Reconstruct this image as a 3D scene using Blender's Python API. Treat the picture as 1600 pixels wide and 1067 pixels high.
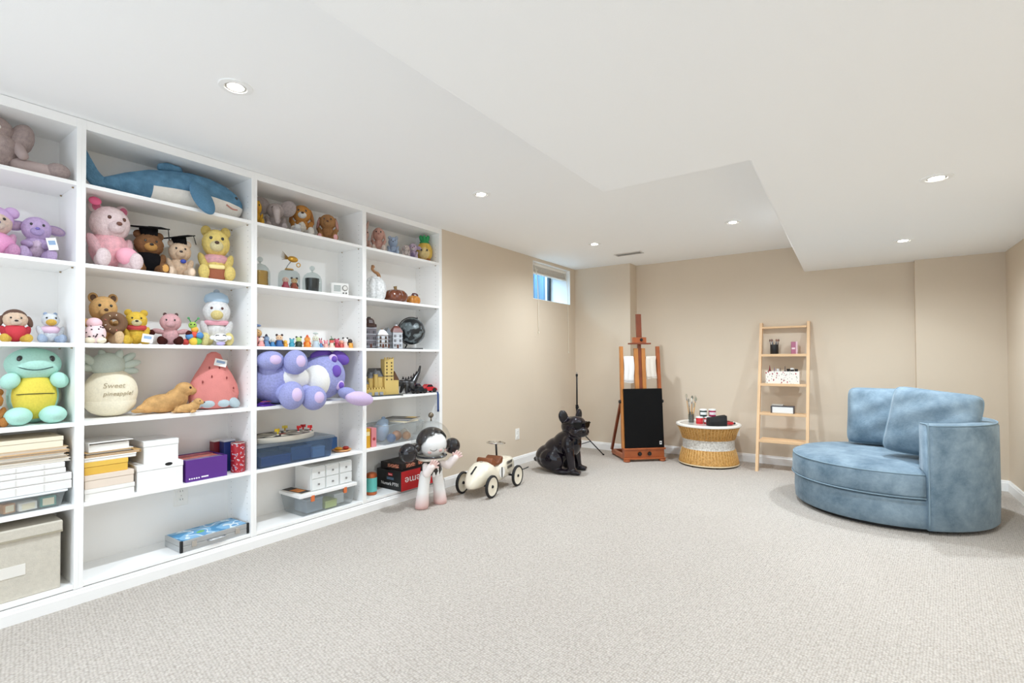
import bpy, bmesh, math, random
from mathutils import Vector, Matrix, Euler

for o in list(bpy.data.objects):
    bpy.data.objects.remove(o, do_unlink=True)
SC = bpy.context.scene
COL = SC.collection
R = math.radians
random.seed(7)

# ------------------------------------------------------------------ camera
CAMX, CAMZ, FPX = 2.9448, 1.1144, 765.74
YAW, PITCH, ROLL = 0.6160, 0.0146, -0.0051
cam = bpy.data.cameras.new('camera')
cam.sensor_width = 36.0
cam.lens = FPX / 1600 * 36.0
cam.shift_x = 0.0002
cam.shift_y = 0.0100
cam.clip_start = 0.02
camo = bpy.data.objects.new('camera', cam)
COL.objects.link(camo)
_f = Vector((-math.sin(YAW) * math.cos(PITCH), math.cos(YAW) * math.cos(PITCH), math.sin(PITCH)))
_r = Vector((math.cos(YAW), math.sin(YAW), 0))
_u = _r.cross(_f)
_r2 = math.cos(ROLL) * _r + math.sin(ROLL) * _u
_u2 = -math.sin(ROLL) * _r + math.cos(ROLL) * _u
mw = Matrix.Identity(4)
for i in range(3):
    mw[i][0], mw[i][1], mw[i][2] = _r2[i], _u2[i], -_f[i]
mw[0][3], mw[1][3], mw[2][3] = CAMX, 0.0, CAMZ
camo.matrix_world = mw
SC.camera = camo

# ------------------------------------------------------------------ light
world = bpy.data.worlds.new('world')
SC.world = world
world.use_nodes = True
bgn = world.node_tree.nodes['Background']
bgn.inputs[0].default_value = (0.79, 0.895, 1.0, 1)
WORLD = 1.45
bgn.inputs[1].default_value = WORLD
SC.view_settings.view_transform = 'Standard'
SC.view_settings.look = 'None'
SC.view_settings.exposure = 0.50
SC.view_settings.gamma = 1.0
SC.view_settings.use_curve_mapping = False
SC.cycles.max_bounces = 9
SC.cycles.diffuse_bounces = 6
SC.cycles.glossy_bounces = 3
SC.cycles.transparent_max_bounces = 12
SC.cycles.caustics_reflective = False
SC.cycles.caustics_refractive = False
# daylight falling into the window well outside the small basement window
_dl = bpy.data.lights.new('window_well_daylight', 'AREA')
_dl.shape = 'RECTANGLE'
_dl.size, _dl.size_y = 0.6, 1.0
_dl.energy = 40.0
_dl.color = (0.86, 0.94, 1.0)
_do = bpy.data.objects.new('window_well_daylight', _dl)
_do.location = (-0.70, 4.95, 2.55)
_do.rotation_euler = (0, math.radians(-38), 0)
COL.objects.link(_do)
SPOT_W = 69.0          # power of every recessed ceiling lamp

# ------------------------------------------------------------------ helpers
def hexl(h):
    h = h.lstrip('#')
    out = []
    for i in (0, 2, 4):
        c = int(h[i:i + 2], 16) / 255
        out.append(c / 12.92 if c <= 0.04045 else ((c + 0.055) / 1.055) ** 2.4)
    return tuple(out) + (1.0,)

MC = {}
def P(h, rough=0.5, metal=0.0, var=0.0, vs=8.0, bump=0.0, bs=120.0, sheen=0.0, coat=0.0, spec=None, emit=0.0, name='paint'):
    key = (h, rough, metal, var, vs, bump, bs, sheen, coat, spec, emit)
    if key in MC:
        return MC[key]
    m = bpy.data.materials.new(name + '_' + h.strip('#'))
    m.use_nodes = True
    nt = m.node_tree
    b = nt.nodes['Principled BSDF']
    col = hexl(h)
    b.inputs['Base Color'].default_value = col
    b.inputs['Roughness'].default_value = rough
    b.inputs['Metallic'].default_value = metal
    if spec is not None:
        b.inputs['Specular IOR Level'].default_value = spec
    if sheen:
        b.inputs['Sheen Weight'].default_value = sheen
        b.inputs['Sheen Roughness'].default_value = 0.4
        b.inputs['Sheen Tint'].default_value = col
    if coat:
        b.inputs['Coat Weight'].default_value = coat
        b.inputs['Coat Roughness'].default_value = 0.04
    if emit:
        b.inputs['Emission Color'].default_value = col
        b.inputs['Emission Strength'].default_value = emit
    if var or bump:
        tc = nt.nodes.new('ShaderNodeTexCoord')
        if var:
            n = nt.nodes.new('ShaderNodeTexNoise')
            n.inputs['Scale'].default_value = vs
            n.inputs['Detail'].default_value = 5
            nt.links.new(tc.outputs['Object'], n.inputs['Vector'])
            rp = nt.nodes.new('ShaderNodeValToRGB')
            rp.color_ramp.elements[0].position = 0.3
            rp.color_ramp.elements[1].position = 0.7
            rp.color_ramp.elements[0].color = tuple(c * (1 - var) for c in col[:3]) + (1,)
            rp.color_ramp.elements[1].color = tuple(min(1, c * (1 + var)) for c in col[:3]) + (1,)
            nt.links.new(n.outputs['Fac'], rp.inputs['Fac'])
            nt.links.new(rp.outputs['Color'], b.inputs['Base Color'])
        if bump:
            n2 = nt.nodes.new('ShaderNodeTexNoise')
            n2.inputs['Scale'].default_value = bs
            n2.inputs['Detail'].default_value = 4
            nt.links.new(tc.outputs['Object'], n2.inputs['Vector'])
            bp = nt.nodes.new('ShaderNodeBump')
            bp.inputs['Strength'].default_value = bump
            bp.inputs['Distance'].default_value = 0.01
            nt.links.new(n2.outputs['Fac'], bp.inputs['Height'])
            nt.links.new(bp.outputs['Normal'], b.inputs['Normal'])
    MC[key] = m
    return m

def pale(h, k=0.16):
    h = h.lstrip('#')
    return '#' + ''.join('%02x' % round(int(h[i:i + 2], 16) + (255 - int(h[i:i + 2], 16)) * k) for i in (0, 2, 4)) if int(h[0:2], 16) + int(h[2:4], 16) + int(h[4:6], 16) > 150 else '#' + h

def fur(h, v=0.14):
    # plush pile: the spheres are unit meshes scaled by their objects, so the scale counts in radii
    return P(pale(h), rough=0.95, var=v, vs=5.0, bump=0.7, bs=22.0, sheen=0.35, spec=0.1, name='plush')

def felt(h, v=0.06):
    return P(pale(h), rough=0.95, var=v, vs=12.0, bump=0.25, bs=160.0, sheen=0.25, spec=0.1, name='felt')

def clear(h='#ffffff', tint=0.9, gloss=0.06, rough=0.05, name='clear'):
    # thin clear plastic or glass: lets light straight through with a fresnel gloss on top
    key = ('clear', h, tint, gloss, rough)
    if key in MC:
        return MC[key]
    m = bpy.data.materials.new(name + '_' + h.strip('#'))
    m.use_nodes = True
    nt = m.node_tree
    nt.nodes.remove(nt.nodes['Principled BSDF'])
    out = [n for n in nt.nodes if n.type == 'OUTPUT_MATERIAL'][0]
    c = hexl(h)
    tr = nt.nodes.new('ShaderNodeBsdfTransparent')
    tr.inputs[0].default_value = tuple(x * tint for x in c[:3]) + (1,)
    gl = nt.nodes.new('ShaderNodeBsdfGlossy')
    gl.inputs['Roughness'].default_value = rough
    df = nt.nodes.new('ShaderNodeBsdfDiffuse')
    df.inputs[0].default_value = c
    tl = nt.nodes.new('ShaderNodeBsdfTranslucent')
    tl.inputs[0].default_value = c
    dm = nt.nodes.new('ShaderNodeMixShader')
    nt.links.new(df.outputs[0], dm.inputs[1])
    nt.links.new(tl.outputs[0], dm.inputs[2])
    m1 = nt.nodes.new('ShaderNodeMixShader')
    m1.inputs[0].default_value = gloss * 2
    nt.links.new(tr.outputs[0], m1.inputs[1])
    nt.links.new(dm.outputs[0], m1.inputs[2])
    lw = nt.nodes.new('ShaderNodeLayerWeight')
    pw = nt.nodes.new('ShaderNodeMath')
    pw.operation = 'POWER'
    pw.inputs[1].default_value = 4.0
    nt.links.new(lw.outputs['Facing'], pw.inputs[0])
    fr = nt.nodes.new('ShaderNodeMath')
    fr.operation = 'MULTIPLY_ADD'
    fr.inputs[1].default_value = 0.45
    fr.inputs[2].default_value = 0.03
    nt.links.new(pw.outputs[0], fr.inputs[0])
    m2 = nt.nodes.new('ShaderNodeMixShader')
    nt.links.new(fr.outputs[0], m2.inputs[0])
    nt.links.new(m1.outputs[0], m2.inputs[1])
    nt.links.new(gl.outputs[0], m2.inputs[2])
    nt.links.new(m2.outputs[0], out.inputs['Surface'])
    MC[key] = m
    return m

def link(o, parent=None):
    COL.objects.link(o)
    if parent is not None:
        o.parent = parent
    return o

def tag(o, label=None, cat=None, group=None, kind=None):
    if label: o['label'] = label
    if cat: o['category'] = cat
    if group: o['group'] = group
    if kind: o['kind'] = kind
    return o

def thing(name, label, cat, loc, rz=0.0, group=None):
    o = bpy.data.objects.new(name, None)
    o.empty_display_size = 0.02
    o.location = loc
    o.rotation_euler = (0, 0, R(rz))
    link(o)
    return tag(o, label, cat, group)

def mesh(name, parent, mat, v, f, smooth=False, loc=(0, 0, 0), rot=(0, 0, 0)):
    me = bpy.data.meshes.new(name)
    me.from_pydata([tuple(x) for x in v], [], f)
    bm = bmesh.new()
    bm.from_mesh(me)
    bmesh.ops.recalc_face_normals(bm, faces=bm.faces)
    bm.to_mesh(me)
    bm.free()
    if smooth:
        me.polygons.foreach_set('use_smooth', [True] * len(me.polygons))
    me.materials.append(mat)
    o = bpy.data.objects.new(name, me)
    o.location = loc
    o.rotation_euler = rot
    return link(o, parent)

BOXC = {}
def box(name, parent, mat, c, s, rot=(0, 0, 0), bev=0.003):
    """box centred at c with size s, its edges bevelled"""
    key = (mat.name, tuple(round(x, 5) for x in s), bev)
    me = BOXC.get(key)
    if me is None:
        bm = bmesh.new()
        bmesh.ops.create_cube(bm, size=1.0)
        bmesh.ops.scale(bm, vec=s, verts=bm.verts)
        b = min(bev, min(s) * 0.45)
        if b > 0:
            bmesh.ops.bevel(bm, geom=list(bm.edges), offset=b, segments=2, profile=0.5, affect='EDGES')
        me = bpy.data.meshes.new(name)
        bm.to_mesh(me)
        bm.free()
        me.materials.append(mat)
        BOXC[key] = me
    o = bpy.data.objects.new(name, me)
    o.location = c
    o.rotation_euler = rot
    return link(o, parent)

def bx(name, parent, mat, x0, x1, y0, y1, z0, z1, bev=0.003):
    return box(name, parent, mat, ((x0 + x1) / 2, (y0 + y1) / 2, (z0 + z1) / 2), (x1 - x0, y1 - y0, z1 - z0), bev=bev)

SPH = {}
def ell(name, parent, mat, c, r, rot=(0, 0, 0), fuzz=0.0):
    """ellipsoid with radii r; meshes are shared"""
    if not hasattr(r, '__len__'):
        r = (r, r, r)
    key = (mat.name, fuzz)
    me = SPH.get(key)
    if me is None:
        bm = bmesh.new()
        bmesh.ops.create_uvsphere(bm, u_segments=40 if fuzz else 24, v_segments=28 if fuzz else 16, radius=1.0)
        if fuzz:
            rr = random.Random(3)
            for v in bm.verts:
                v.co *= 1 + rr.uniform(-fuzz, fuzz)
        me = bpy.data.meshes.new(name)
        bm.to_mesh(me)
        bm.free()
        me.polygons.foreach_set('use_smooth', [True] * len(me.polygons))
        me.materials.append(mat)
        SPH[key] = me
    o = bpy.data.objects.new(name, me)
    o.location = c
    o.rotation_euler = tuple(R(a) for a in rot)
    o.scale = r
    return link(o, parent)

def lathe(name, parent, mat, prof, c=(0, 0, 0), seg=32, rot=(0, 0, 0), lobes=0, lobe=0.0, close=False):
    v, f = [], []
    n = len(prof)
    for i in range(seg):
        a = 2 * math.pi * i / seg
        k = 1 - lobe * (0.5 + 0.5 * math.cos(a * lobes)) ** 2 if lobes else 1
        for r, z in prof:
            v.append((r * k * math.cos(a), r * k * math.sin(a), z))
    m = n if close else n - 1
    for i in range(seg):
        j = (i + 1) % seg
        for q in range(m):
            q2 = (q + 1) % n
            f.append((i * n + q, j * n + q, j * n + q2, i * n + q2))
    if not close:
        if prof[0][0] > 1e-6:
            f.append(tuple(i * n for i in range(seg))[::-1])
        if prof[-1][0] > 1e-6:
            f.append(tuple(i * n + n - 1 for i in range(seg)))
    o = mesh(name, parent, mat, v, f, True, c, tuple(R(a) for a in rot))
    me = o.data
    bm = bmesh.new()
    bm.from_mesh(me)
    bmesh.ops.remove_doubles(bm, verts=bm.verts, dist=1e-6)
    for e in bm.edges:
        if len(e.link_faces) == 2 and e.calc_face_angle(0) > 0.75:
            e.smooth = False
    bm.to_mesh(me)
    bm.free()
    return o

def cyl(name, parent, mat, c, r, h, rot=(0, 0, 0), seg=24, r2=None, bev=0.002):
    """upright cylinder standing on c"""
    r2 = r if r2 is None else r2
    b = min(bev, h * 0.3, r * 0.3)
    return lathe(name, parent, mat, [(0, 0), (r - b, 0), (r, b), (r2, h - b), (r2 - b, h), (0, h)], c, seg, rot)

def smooth_path(pts, n):
    out = []
    P_ = [Vector(p) for p in pts]
    for i in range(len(P_) - 1):
        p0 = P_[max(i - 1, 0)]; p1 = P_[i]; p2 = P_[i + 1]; p3 = P_[min(i + 2, len(P_) - 1)]
        for k in range(n):
            t = k / n
            out.append(0.5 * ((2 * p1) + (p2 - p0) * t + (2 * p0 - 5 * p1 + 4 * p2 - p3) * t * t + (3 * p1 - p0 - 3 * p2 + p3) * t ** 3))
    out.append(P_[-1])
    return out

def tube_geo(pts, rad, seg=8, closed=False):
    P_ = [Vector(p) for p in pts]
    n = len(P_)
    rr = rad if hasattr(rad, '__len__') else [rad] * n
    if len(rr) != n:
        rr = [rr[0] + (rr[-1] - rr[0]) * i / (n - 1) for i in range(n)] if len(rr) == 2 else \
             [rr[min(len(rr) - 1, int(i * (len(rr) - 1) / (n - 1)))] * (1 - (i * (len(rr) - 1) / (n - 1)) % 1) + rr[min(len(rr) - 1, int(i * (len(rr) - 1) / (n - 1)) + 1)] * ((i * (len(rr) - 1) / (n - 1)) % 1) for i in range(n)]
    v, f = [], []
    up = None
    for i in range(n):
        a = P_[(i - 1) % n] if closed or i > 0 else P_[i]
        b = P_[(i + 1) % n] if closed or i < n - 1 else P_[i]
        t = (b - a).normalized()
        if up is None:
            up = Vector((0, 0, 1)) if abs(t.z) < 0.9 else Vector((1, 0, 0))
        s = t.cross(up)
        if s.length < 1e-6:
            s = t.orthogonal()
        s.normalize()
        up = s.cross(t).normalized()
        for k in range(seg):
            q = 2 * math.pi * k / seg
            v.append(P_[i] + (s * math.cos(q) + up * math.sin(q)) * rr[i])
    m = n if closed else n - 1
    for i in range(m):
        j = (i + 1) % n
        for k in range(seg):
            k2 = (k + 1) % seg
            f.append((i * seg + k, j * seg + k, j * seg + k2, i * seg + k2))
    if not closed:
        f.append(tuple(range(seg))[::-1])
        f.append(tuple((n - 1) * seg + k for k in range(seg)))
    return v, f

def tube(name, parent, mat, pts, rad, seg=8, closed=False, sm=0):
    if sm:
        pts = smooth_path(pts, sm)
    v, f = tube_geo(pts, rad, seg, closed)
    return mesh(name, parent, mat, v, f, True)

def limb(name, parent, mat, a, b, ra, rb, seg=14, fuzz=0.0):
    """tapered limb with round ends"""
    a, b = Vector(a), Vector(b)
    d = (b - a).normalized()
    pts, rad = [], []
    for t in (-1, -0.9, -0.65, -0.3):
        pts.append(a + d * ra * t); rad.append(max(1e-4, ra * math.sqrt(max(0, 1 - t * t))))
    for t in (0, 0.33, 0.66, 1):
        pts.append(a + (b - a) * t); rad.append(ra + (rb - ra) * t)
    for t in (0.3, 0.65, 0.9, 1):
        pts.append(b + d * rb * t); rad.append(max(1e-4, rb * math.sqrt(max(0, 1 - t * t))))
    v, f = tube_geo(pts, rad, seg)
    return mesh(name, parent, mat, v, f, True)

def prism(name, parent, mat, poly, h, loc=(0, 0, 0), rot=(0, 0, 0), bev=0.0, smooth=False):
    """polygon in xy extruded along z by h (centred)"""
    n = len(poly)
    v = [(x, y, -h / 2) for x, y in poly] + [(x, y, h / 2) for x, y in poly]
    f = [tuple(range(n))[::-1], tuple(range(n, 2 * n))] + [(i, (i + 1) % n, n + (i + 1) % n, n + i) for i in range(n)]
    o = mesh(name, parent, mat, v, f, smooth, loc, tuple(R(a) for a in rot))
    if bev:
        bm = bmesh.new()
        bm.from_mesh(o.data)
        bmesh.ops.bevel(bm, geom=list(bm.edges), offset=bev, segments=2, profile=0.5, affect='EDGES', clamp_overlap=True)
        bm.to_mesh(o.data)
        bm.free()
    return o

def loft(name, parent, mat, rings, cap=True, smooth=True, loc=(0, 0, 0), rot=(0, 0, 0)):
    n = len(rings[0])
    v = [p for r in rings for p in r]
    f = []
    for i in range(len(rings) - 1):
        for k in range(n):
            k2 = (k + 1) % n
            f.append((i * n + k, i * n + k2, (i + 1) * n + k2, (i + 1) * n + k))
    if cap:
        f.append(tuple(range(n))[::-1])
        f.append(tuple((len(rings) - 1) * n + k for k in range(n)))
    return mesh(name, parent, mat, v, f, smooth, loc, tuple(R(a) for a in rot))

def sup(a, n):
    c, s = math.cos(a), math.sin(a)
    return math.copysign(abs(c) ** (2 / n), c), math.copysign(abs(s) ** (2 / n), s)

def pillow(name, parent, mat, w, h, t, loc=(0, 0, 0), rot=(0, 0, 0), n=22, seed=1, wrinkle=0.006):
    """soft square cushion: width y, height z, thickness x; pinched at the corners"""
    rr = random.Random(seed)
    ph = [rr.uniform(0, 6) for _ in range(4)]
    v, f = [], []
    for side in (1, -1):
        for i in range(n + 1):
            for j in range(n + 1):
                u, q = -1 + 2 * i / n, -1 + 2 * j / n
                e = max(0.0, (1 - abs(u) ** 2.6)) ** 0.5 * max(0.0, (1 - abs(q) ** 2.6)) ** 0.5
                cr = 1 - 0.085 * (u * q) ** 6
                bow = (1 - 0.03 * (1 - q * q) * abs(u) ** 3) * cr
                bow2 = (1 - 0.03 * (1 - u * u) * abs(q) ** 3) * cr
                x = side * (t / 2 * e ** 0.8 + 0.004)
                x += side * wrinkle * e * (math.sin(7 * u + 4 * q + ph[0]) + math.sin(9 * q - 5 * u + ph[1])) * 0.5
                v.append((x, u * w / 2 * bow, q * h / 2 * bow2))
    N = (n + 1) ** 2
    for s in (0, 1):
        for i in range(n):
            for j in range(n):
                a = s * N + i * (n + 1) + j
                f.append((a, a + 1, a + n + 2, a + n + 1))
    per = [(i, 0) for i in range(n)] + [(n, j) for j in range(n)] + [(i, n) for i in range(n, 0, -1)] + [(0, j) for j in range(n, 0, -1)]
    idx = [i * (n + 1) + j for i, j in per]
    for k in range(len(idx)):
        a, b = idx[k], idx[(k + 1) % len(idx)]
        f.append((a, b, N + b, N + a))
    o = mesh(name, parent, mat, v, f, True, loc, tuple(R(a) for a in rot))
    return o, [v[i] for i in idx]

def evalmesh(o):
    bpy.context.view_layer.update()
    dg = bpy.context.evaluated_depsgraph_get()
    return bpy.data.meshes.new_from_object(o.evaluated_get(dg))

def blob(name, parent, mat, parts, voxel, it=6, loc=(0, 0, 0)):
    """one continuous skin over a set of ellipsoids ('e', c, r, rot) and tapered limbs ('l', a, b, ra, rb)"""
    bm = bmesh.new()
    for p in parts:
        if p[0] == 'e':
            r = p[2] if hasattr(p[2], '__len__') else (p[2],) * 3
            rot = p[3] if len(p) > 3 else (0, 0, 0)
            mt = Matrix.Translation(p[1]) @ Euler([R(a) for a in rot]).to_matrix().to_4x4() @ Matrix.Diagonal((*r, 1))
            bmesh.ops.create_uvsphere(bm, u_segments=24, v_segments=16, radius=1.0, matrix=mt)
        else:
            a, b, ra, rb = Vector(p[1]), Vector(p[2]), p[3], p[4]
            k = max(3, int((b - a).length / (0.35 * min(ra, rb))))
            for i in range(k + 1):
                t = i / k
                bmesh.ops.create_uvsphere(bm, u_segments=16, v_segments=10, radius=ra + (rb - ra) * t, matrix=Matrix.Translation(a + (b - a) * t))
    me = bpy.data.meshes.new(name)
    bm.to_mesh(me)
    bm.free()
    tmp = bpy.data.objects.new('blob_source', me)
    COL.objects.link(tmp)
    m = tmp.modifiers.new('r', 'REMESH')
    m.mode = 'VOXEL'
    m.voxel_size = voxel
    s = tmp.modifiers.new('s', 'SMOOTH')
    s.iterations = it
    s.factor = 0.5
    out = evalmesh(tmp)
    bpy.data.objects.remove(tmp, do_unlink=True)
    bpy.data.meshes.remove(me)
    out.name = name
    out.materials.clear()
    out.materials.append(mat)
    out.polygons.foreach_set('use_smooth', [True] * len(out.polygons))
    o = bpy.data.objects.new(name, out)
    o.location = loc
    return link(o, parent)

def text(name, parent, mat, s, size, loc, rot=(90, 0, 90), ext=0.0004, align='CENTER', sx=1.0, shear=0.0):
    """flat lettering; default rotation makes it stand and face +x"""
    cu = bpy.data.curves.new(name, 'FONT')
    cu.body = s
    cu.size = size
    cu.extrude = ext
    cu.align_x = align
    cu.align_y = 'CENTER'
    cu.shear = shear
    cu.resolution_u = 3
    tmp = bpy.data.objects.new('lettering_source', cu)
    COL.objects.link(tmp)
    me = evalmesh(tmp)
    bpy.data.objects.remove(tmp, do_unlink=True)
    me.name = name
    me.materials.clear()
    me.materials.append(mat)
    o = bpy.data.objects.new(name, me)
    o.location = loc
    o.rotation_euler = tuple(R(a) for a in rot)
    o.scale = (sx, 1, 1)
    return link(o, parent)

def text_on(name, parent, mat, s, size, yz, c, r, shear=0.0):
    """lettering laid on the front of an ellipsoid"""
    o = text(name, parent, mat, s, size, (0, 0, 0), (0, 0, 0), 0.0006, shear=shear)
    for v in o.data.vertices:
        y, z = yz[0] + v.co.x, yz[1] + v.co.y
        q = max(0.02, 1 - ((y - c[1]) / r[1]) ** 2 - ((z - c[2]) / r[2]) ** 2)
        v.co = (c[0] + r[0] * math.sqrt(q) + 0.0012 + v.co.z, y, z)
    return o

def struct(o, label=None):
    return tag(o, label, kind='structure')

# ------------------------------------------------------------------ setting
ZC, ZS = 2.246, 1.984          # main ceiling, dropped soffit
YB, YJ, YR, XR = 5.768, 5.56, 5.685, 3.95
YF = -1.0                      # unseen end, left open so the world lights the room from there
WX0 = -0.36

def carpet_mat():
    m = bpy.data.materials.new('looped_carpet')
    m.use_nodes = True
    nt = m.node_tree
    b = nt.nodes['Principled BSDF']
    b.inputs['Roughness'].default_value = 0.95
    b.inputs['Specular IOR Level'].default_value = 0.1
    tc = nt.nodes.new('ShaderNodeTexCoord')
    mp = nt.nodes.new('ShaderNodeMapping')
    mp.inputs['Scale'].default_value = (1.0, 0.8, 1)
    mp.inputs['Rotation'].default_value = (0, 0, R(8))
    nt.links.new(tc.outputs['Object'], mp.inputs['Vector'])
    vo = nt.nodes.new('ShaderNodeTexVoronoi')
    vo.inputs['Scale'].default_value = 105
    vo.inputs['Randomness'].default_value = 0.45
    nt.links.new(mp.outputs[0], vo.inputs['Vector'])
    n1 = nt.nodes.new('ShaderNodeTexNoise')
    n1.inputs['Scale'].default_value = 70
    n1.inputs['Detail'].default_value = 4
    nt.links.new(tc.outputs['Object'], n1.inputs['Vector'])
    n2 = nt.nodes.new('ShaderNodeTexNoise')
    n2.inputs['Scale'].default_value = 2.2
    n2.inputs['Detail'].default_value = 3
    nt.links.new(tc.outputs['Object'], n2.inputs['Vector'])
    r1 = nt.nodes.new('ShaderNodeValToRGB')
    r1.color_ramp.elements[0].position = 0.0
    r1.color_ramp.elements[0].color = hexl('#d8d1c9')
    r1.color_ramp.elements[1].position = 0.75
    r1.color_ramp.elements[1].color = hexl('#b0a79e')
    nt.links.new(vo.outputs['Distance'], r1.inputs['Fac'])
    mx = nt.nodes.new('ShaderNodeMix')
    mx.data_type = 'RGBA'
    mx.blend_type = 'MULTIPLY'
    mx.inputs['Factor'].default_value = 1.0
    r2 = nt.nodes.new('ShaderNodeValToRGB')
    r2.color_ramp.elements[0].position = 0.35
    r2.color_ramp.elements[0].color = (0.83, 0.82, 0.81, 1)
    r2.color_ramp.elements[1].position = 0.65
    r2.color_ramp.elements[1].color = (1, 1, 1, 1)
    nt.links.new(n1.outputs['Fac'], r2.inputs['Fac'])
    nt.links.new(r1.outputs[0], mx.inputs['A'])
    nt.links.new(r2.outputs[0], mx.inputs['B'])
    mx2 = nt.nodes.new('ShaderNodeMix')
    mx2.data_type = 'RGBA'
    mx2.blend_type = 'MULTIPLY'
    mx2.inputs['Factor'].default_value = 1.0
    r3 = nt.nodes.new('ShaderNodeValToRGB')
    r3.color_ramp.elements[0].color = (0.93, 0.92, 0.91, 1)
    r3.color_ramp.elements[1].color = (1, 1, 1, 1)
    nt.links.new(n2.outputs['Fac'], r3.inputs['Fac'])
    nt.links.new(mx.outputs['Result'], mx2.inputs['A'])
    nt.links.new(r3.outputs[0], mx2.inputs['B'])
    nt.links.new(mx2.outputs['Result'], b.inputs['Base Color'])
    bp = nt.nodes.new('ShaderNodeBump')
    bp.inputs['Strength'].default_value = 0.8
    bp.inputs['Distance'].default_value = 0.006
    bp.invert = True
    nt.links.new(vo.outputs['Distance'], bp.inputs['Height'])
    nt.links.new(bp.outputs['Normal'], b.inputs['Normal'])
    return m

WALL = P('#d9cab6', rough=0.85, bump=0.05, bs=220, var=0.012, vs=1.5, spec=0.2, name='wall_paint')
CEIL = P('#f8f8f7', rough=0.9, bump=0.05, bs=260, spec=0.2, name='ceiling_paint')
WHITE = P('#f7f6f4', rough=0.45, name='white_laminate')
TRIM = P('#f3f2f0', rough=0.35, name='white_trim')
CARPET = carpet_mat()

struct(bx('floor', None, CARPET, WX0, XR + 0.1, YF, YB + 0.1, -0.08, 0, bev=0))
struct(bx('ceiling', None, CEIL, WX0, XR + 0.1, YF, YB + 0.1, ZC, ZC + 0.1, bev=0))
# dropped soffit over the camera and along the right wall
so = prism('ceiling_soffit', None, CEIL, [(1.86, YF), (XR, YF), (XR, YB), (2.50, YB), (2.56, 2.37), (1.86, 2.37)], ZC - ZS, loc=(0, 0, (ZC + ZS) / 2))
_bm = bmesh.new()
_bm.from_mesh(so.data)
_ed = [e for e in _bm.edges if all(abs(v.co.z + (ZC - ZS) / 2) < 1e-4 for v in e.verts) and not all(v.co.x > XR - 0.01 for v in e.verts) and not all(v.co.y > YB - 0.01 for v in e.verts)]
bmesh.ops.bevel(_bm, geom=_ed, offset=0.012, segments=3, profile=0.5, affect='EDGES')
_bm.to_mesh(so.data)
_bm.free()
struct(so)

# left wall, with a hole for the bookcases and one for the window
SY0, SY1 = -0.12, 3.114        # bookcase run
WY0, WY1, WZ0, WZ1 = 4.575, 5.43, 1.783, 2.212
wl = thing('wall_left', None, None, (0, 0, 0))
wl['kind'] = 'structure'
for a in ((WX0, 0, YF, SY0, 0, ZC), (WX0, -0.295, SY0, SY1, 0, ZC), (WX0, 0, SY1, WY0, 0, ZC), (WX0, 0, WY0, WY1, 0, WZ0),
          (WX0, 0, WY0, WY1, WZ1, ZC), (WX0, 0, WY1, YB + 0.1, 0, ZC)):
    bx('wall_panel', wl, WALL, *a, bev=0)
struct(bx('wall_back', None, WALL, 0, XR + 0.1, YB, YB + 0.1, 0, ZC, bev=0))
struct(bx('wall_back_projection', None, WALL, 0, 0.735, YJ, YB, 0, ZC, bev=0))
struct(bx('wall_back_step', None, WALL, 3.365, XR, YR, YB, 0, ZS, bev=0))
struct(bx('wall_right', None, WALL, XR, XR + 0.1, YF, YB + 0.1, 0, ZC, bev=0))

BBP = [(0, 0), (0.015, 0), (0.015, 0.068), (0.011, 0.074), (0.011, 0.080), (0.006, 0.089), (0, 0.089)]
def baseboard(name, a, b):
    """profile swept from a to b, its face to the left of the direction of travel"""
    a, b = Vector((*a, 0)), Vector((*b, 0))
    d = (b - a).normalized()
    n = Vector((-d.y, d.x, 0))
    rings = [[q + n * x + Vector((0, 0, z)) for x, z in BBP] for q in (a, b)]
    return struct(loft(name, None, TRIM, rings, smooth=False))
baseboard('baseboard_left', (0, YJ), (0, 3.13))
baseboard('baseboard_projection', (0.735, YJ), (0, YJ))
baseboard('baseboard_projection_side', (0.735, YB), (0.735, YJ))
baseboard('baseboard_back', (3.365, YB), (0.735, YB))
baseboard('baseboard_step', (XR, YR), (3.365, YR))
baseboard('baseboard_right', (XR, YF), (XR, YR))
baseboard('baseboard_left_near', (0, SY0 - 0.01), (0, YF))
# plinth moulding running under the bookcases
bl = [[Vector((x, y, z)) for x, z in ((-0.05, 0), (0.014, 0), (0.014, 0.047), (0.008, 0.053), (0.008, 0.060), (0.002, 0.066), (-0.05, 0.066))] for y in (SY0, SY1 + 0.015)]
struct(loft('baseboard_bookcase', None, TRIM, bl, smooth=False))

# window: deep white reveal, steel framed pane, corrugated well outside
REV = P('#f4f3f0', rough=0.6, name='reveal_paint')
STEEL = P('#25323d', rough=0.4, metal=0.2, name='window_frame')
w1 = thing('window_1', None, None, (0, 0, 0))
w1['kind'] = 'structure'
XG = -0.275
bx('reveal_sill', w1, REV, WX0, 0.002, WY0, WY1, WZ0, WZ0 + 0.006, bev=0.001)
bx('reveal_head', w1, REV, WX0, 0.0, WY0, WY1, WZ1 - 0.006, WZ1, bev=0.001)
bx('reveal_side', w1, REV, WX0, 0.002, WY1 - 0.006, WY1, WZ0 + 0.006, WZ1 - 0.006, bev=0.001)
bx('reveal_side', w1, REV, WX0, 0.0, WY0, WY0 + 0.006, WZ0 + 0.006, WZ1 - 0.006, bev=0.001)
fz0, fz1, fy0, fy1 = WZ0 + 0.006, WZ1 - 0.006, WY0 + 0.006, WY1 - 0.006
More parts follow.
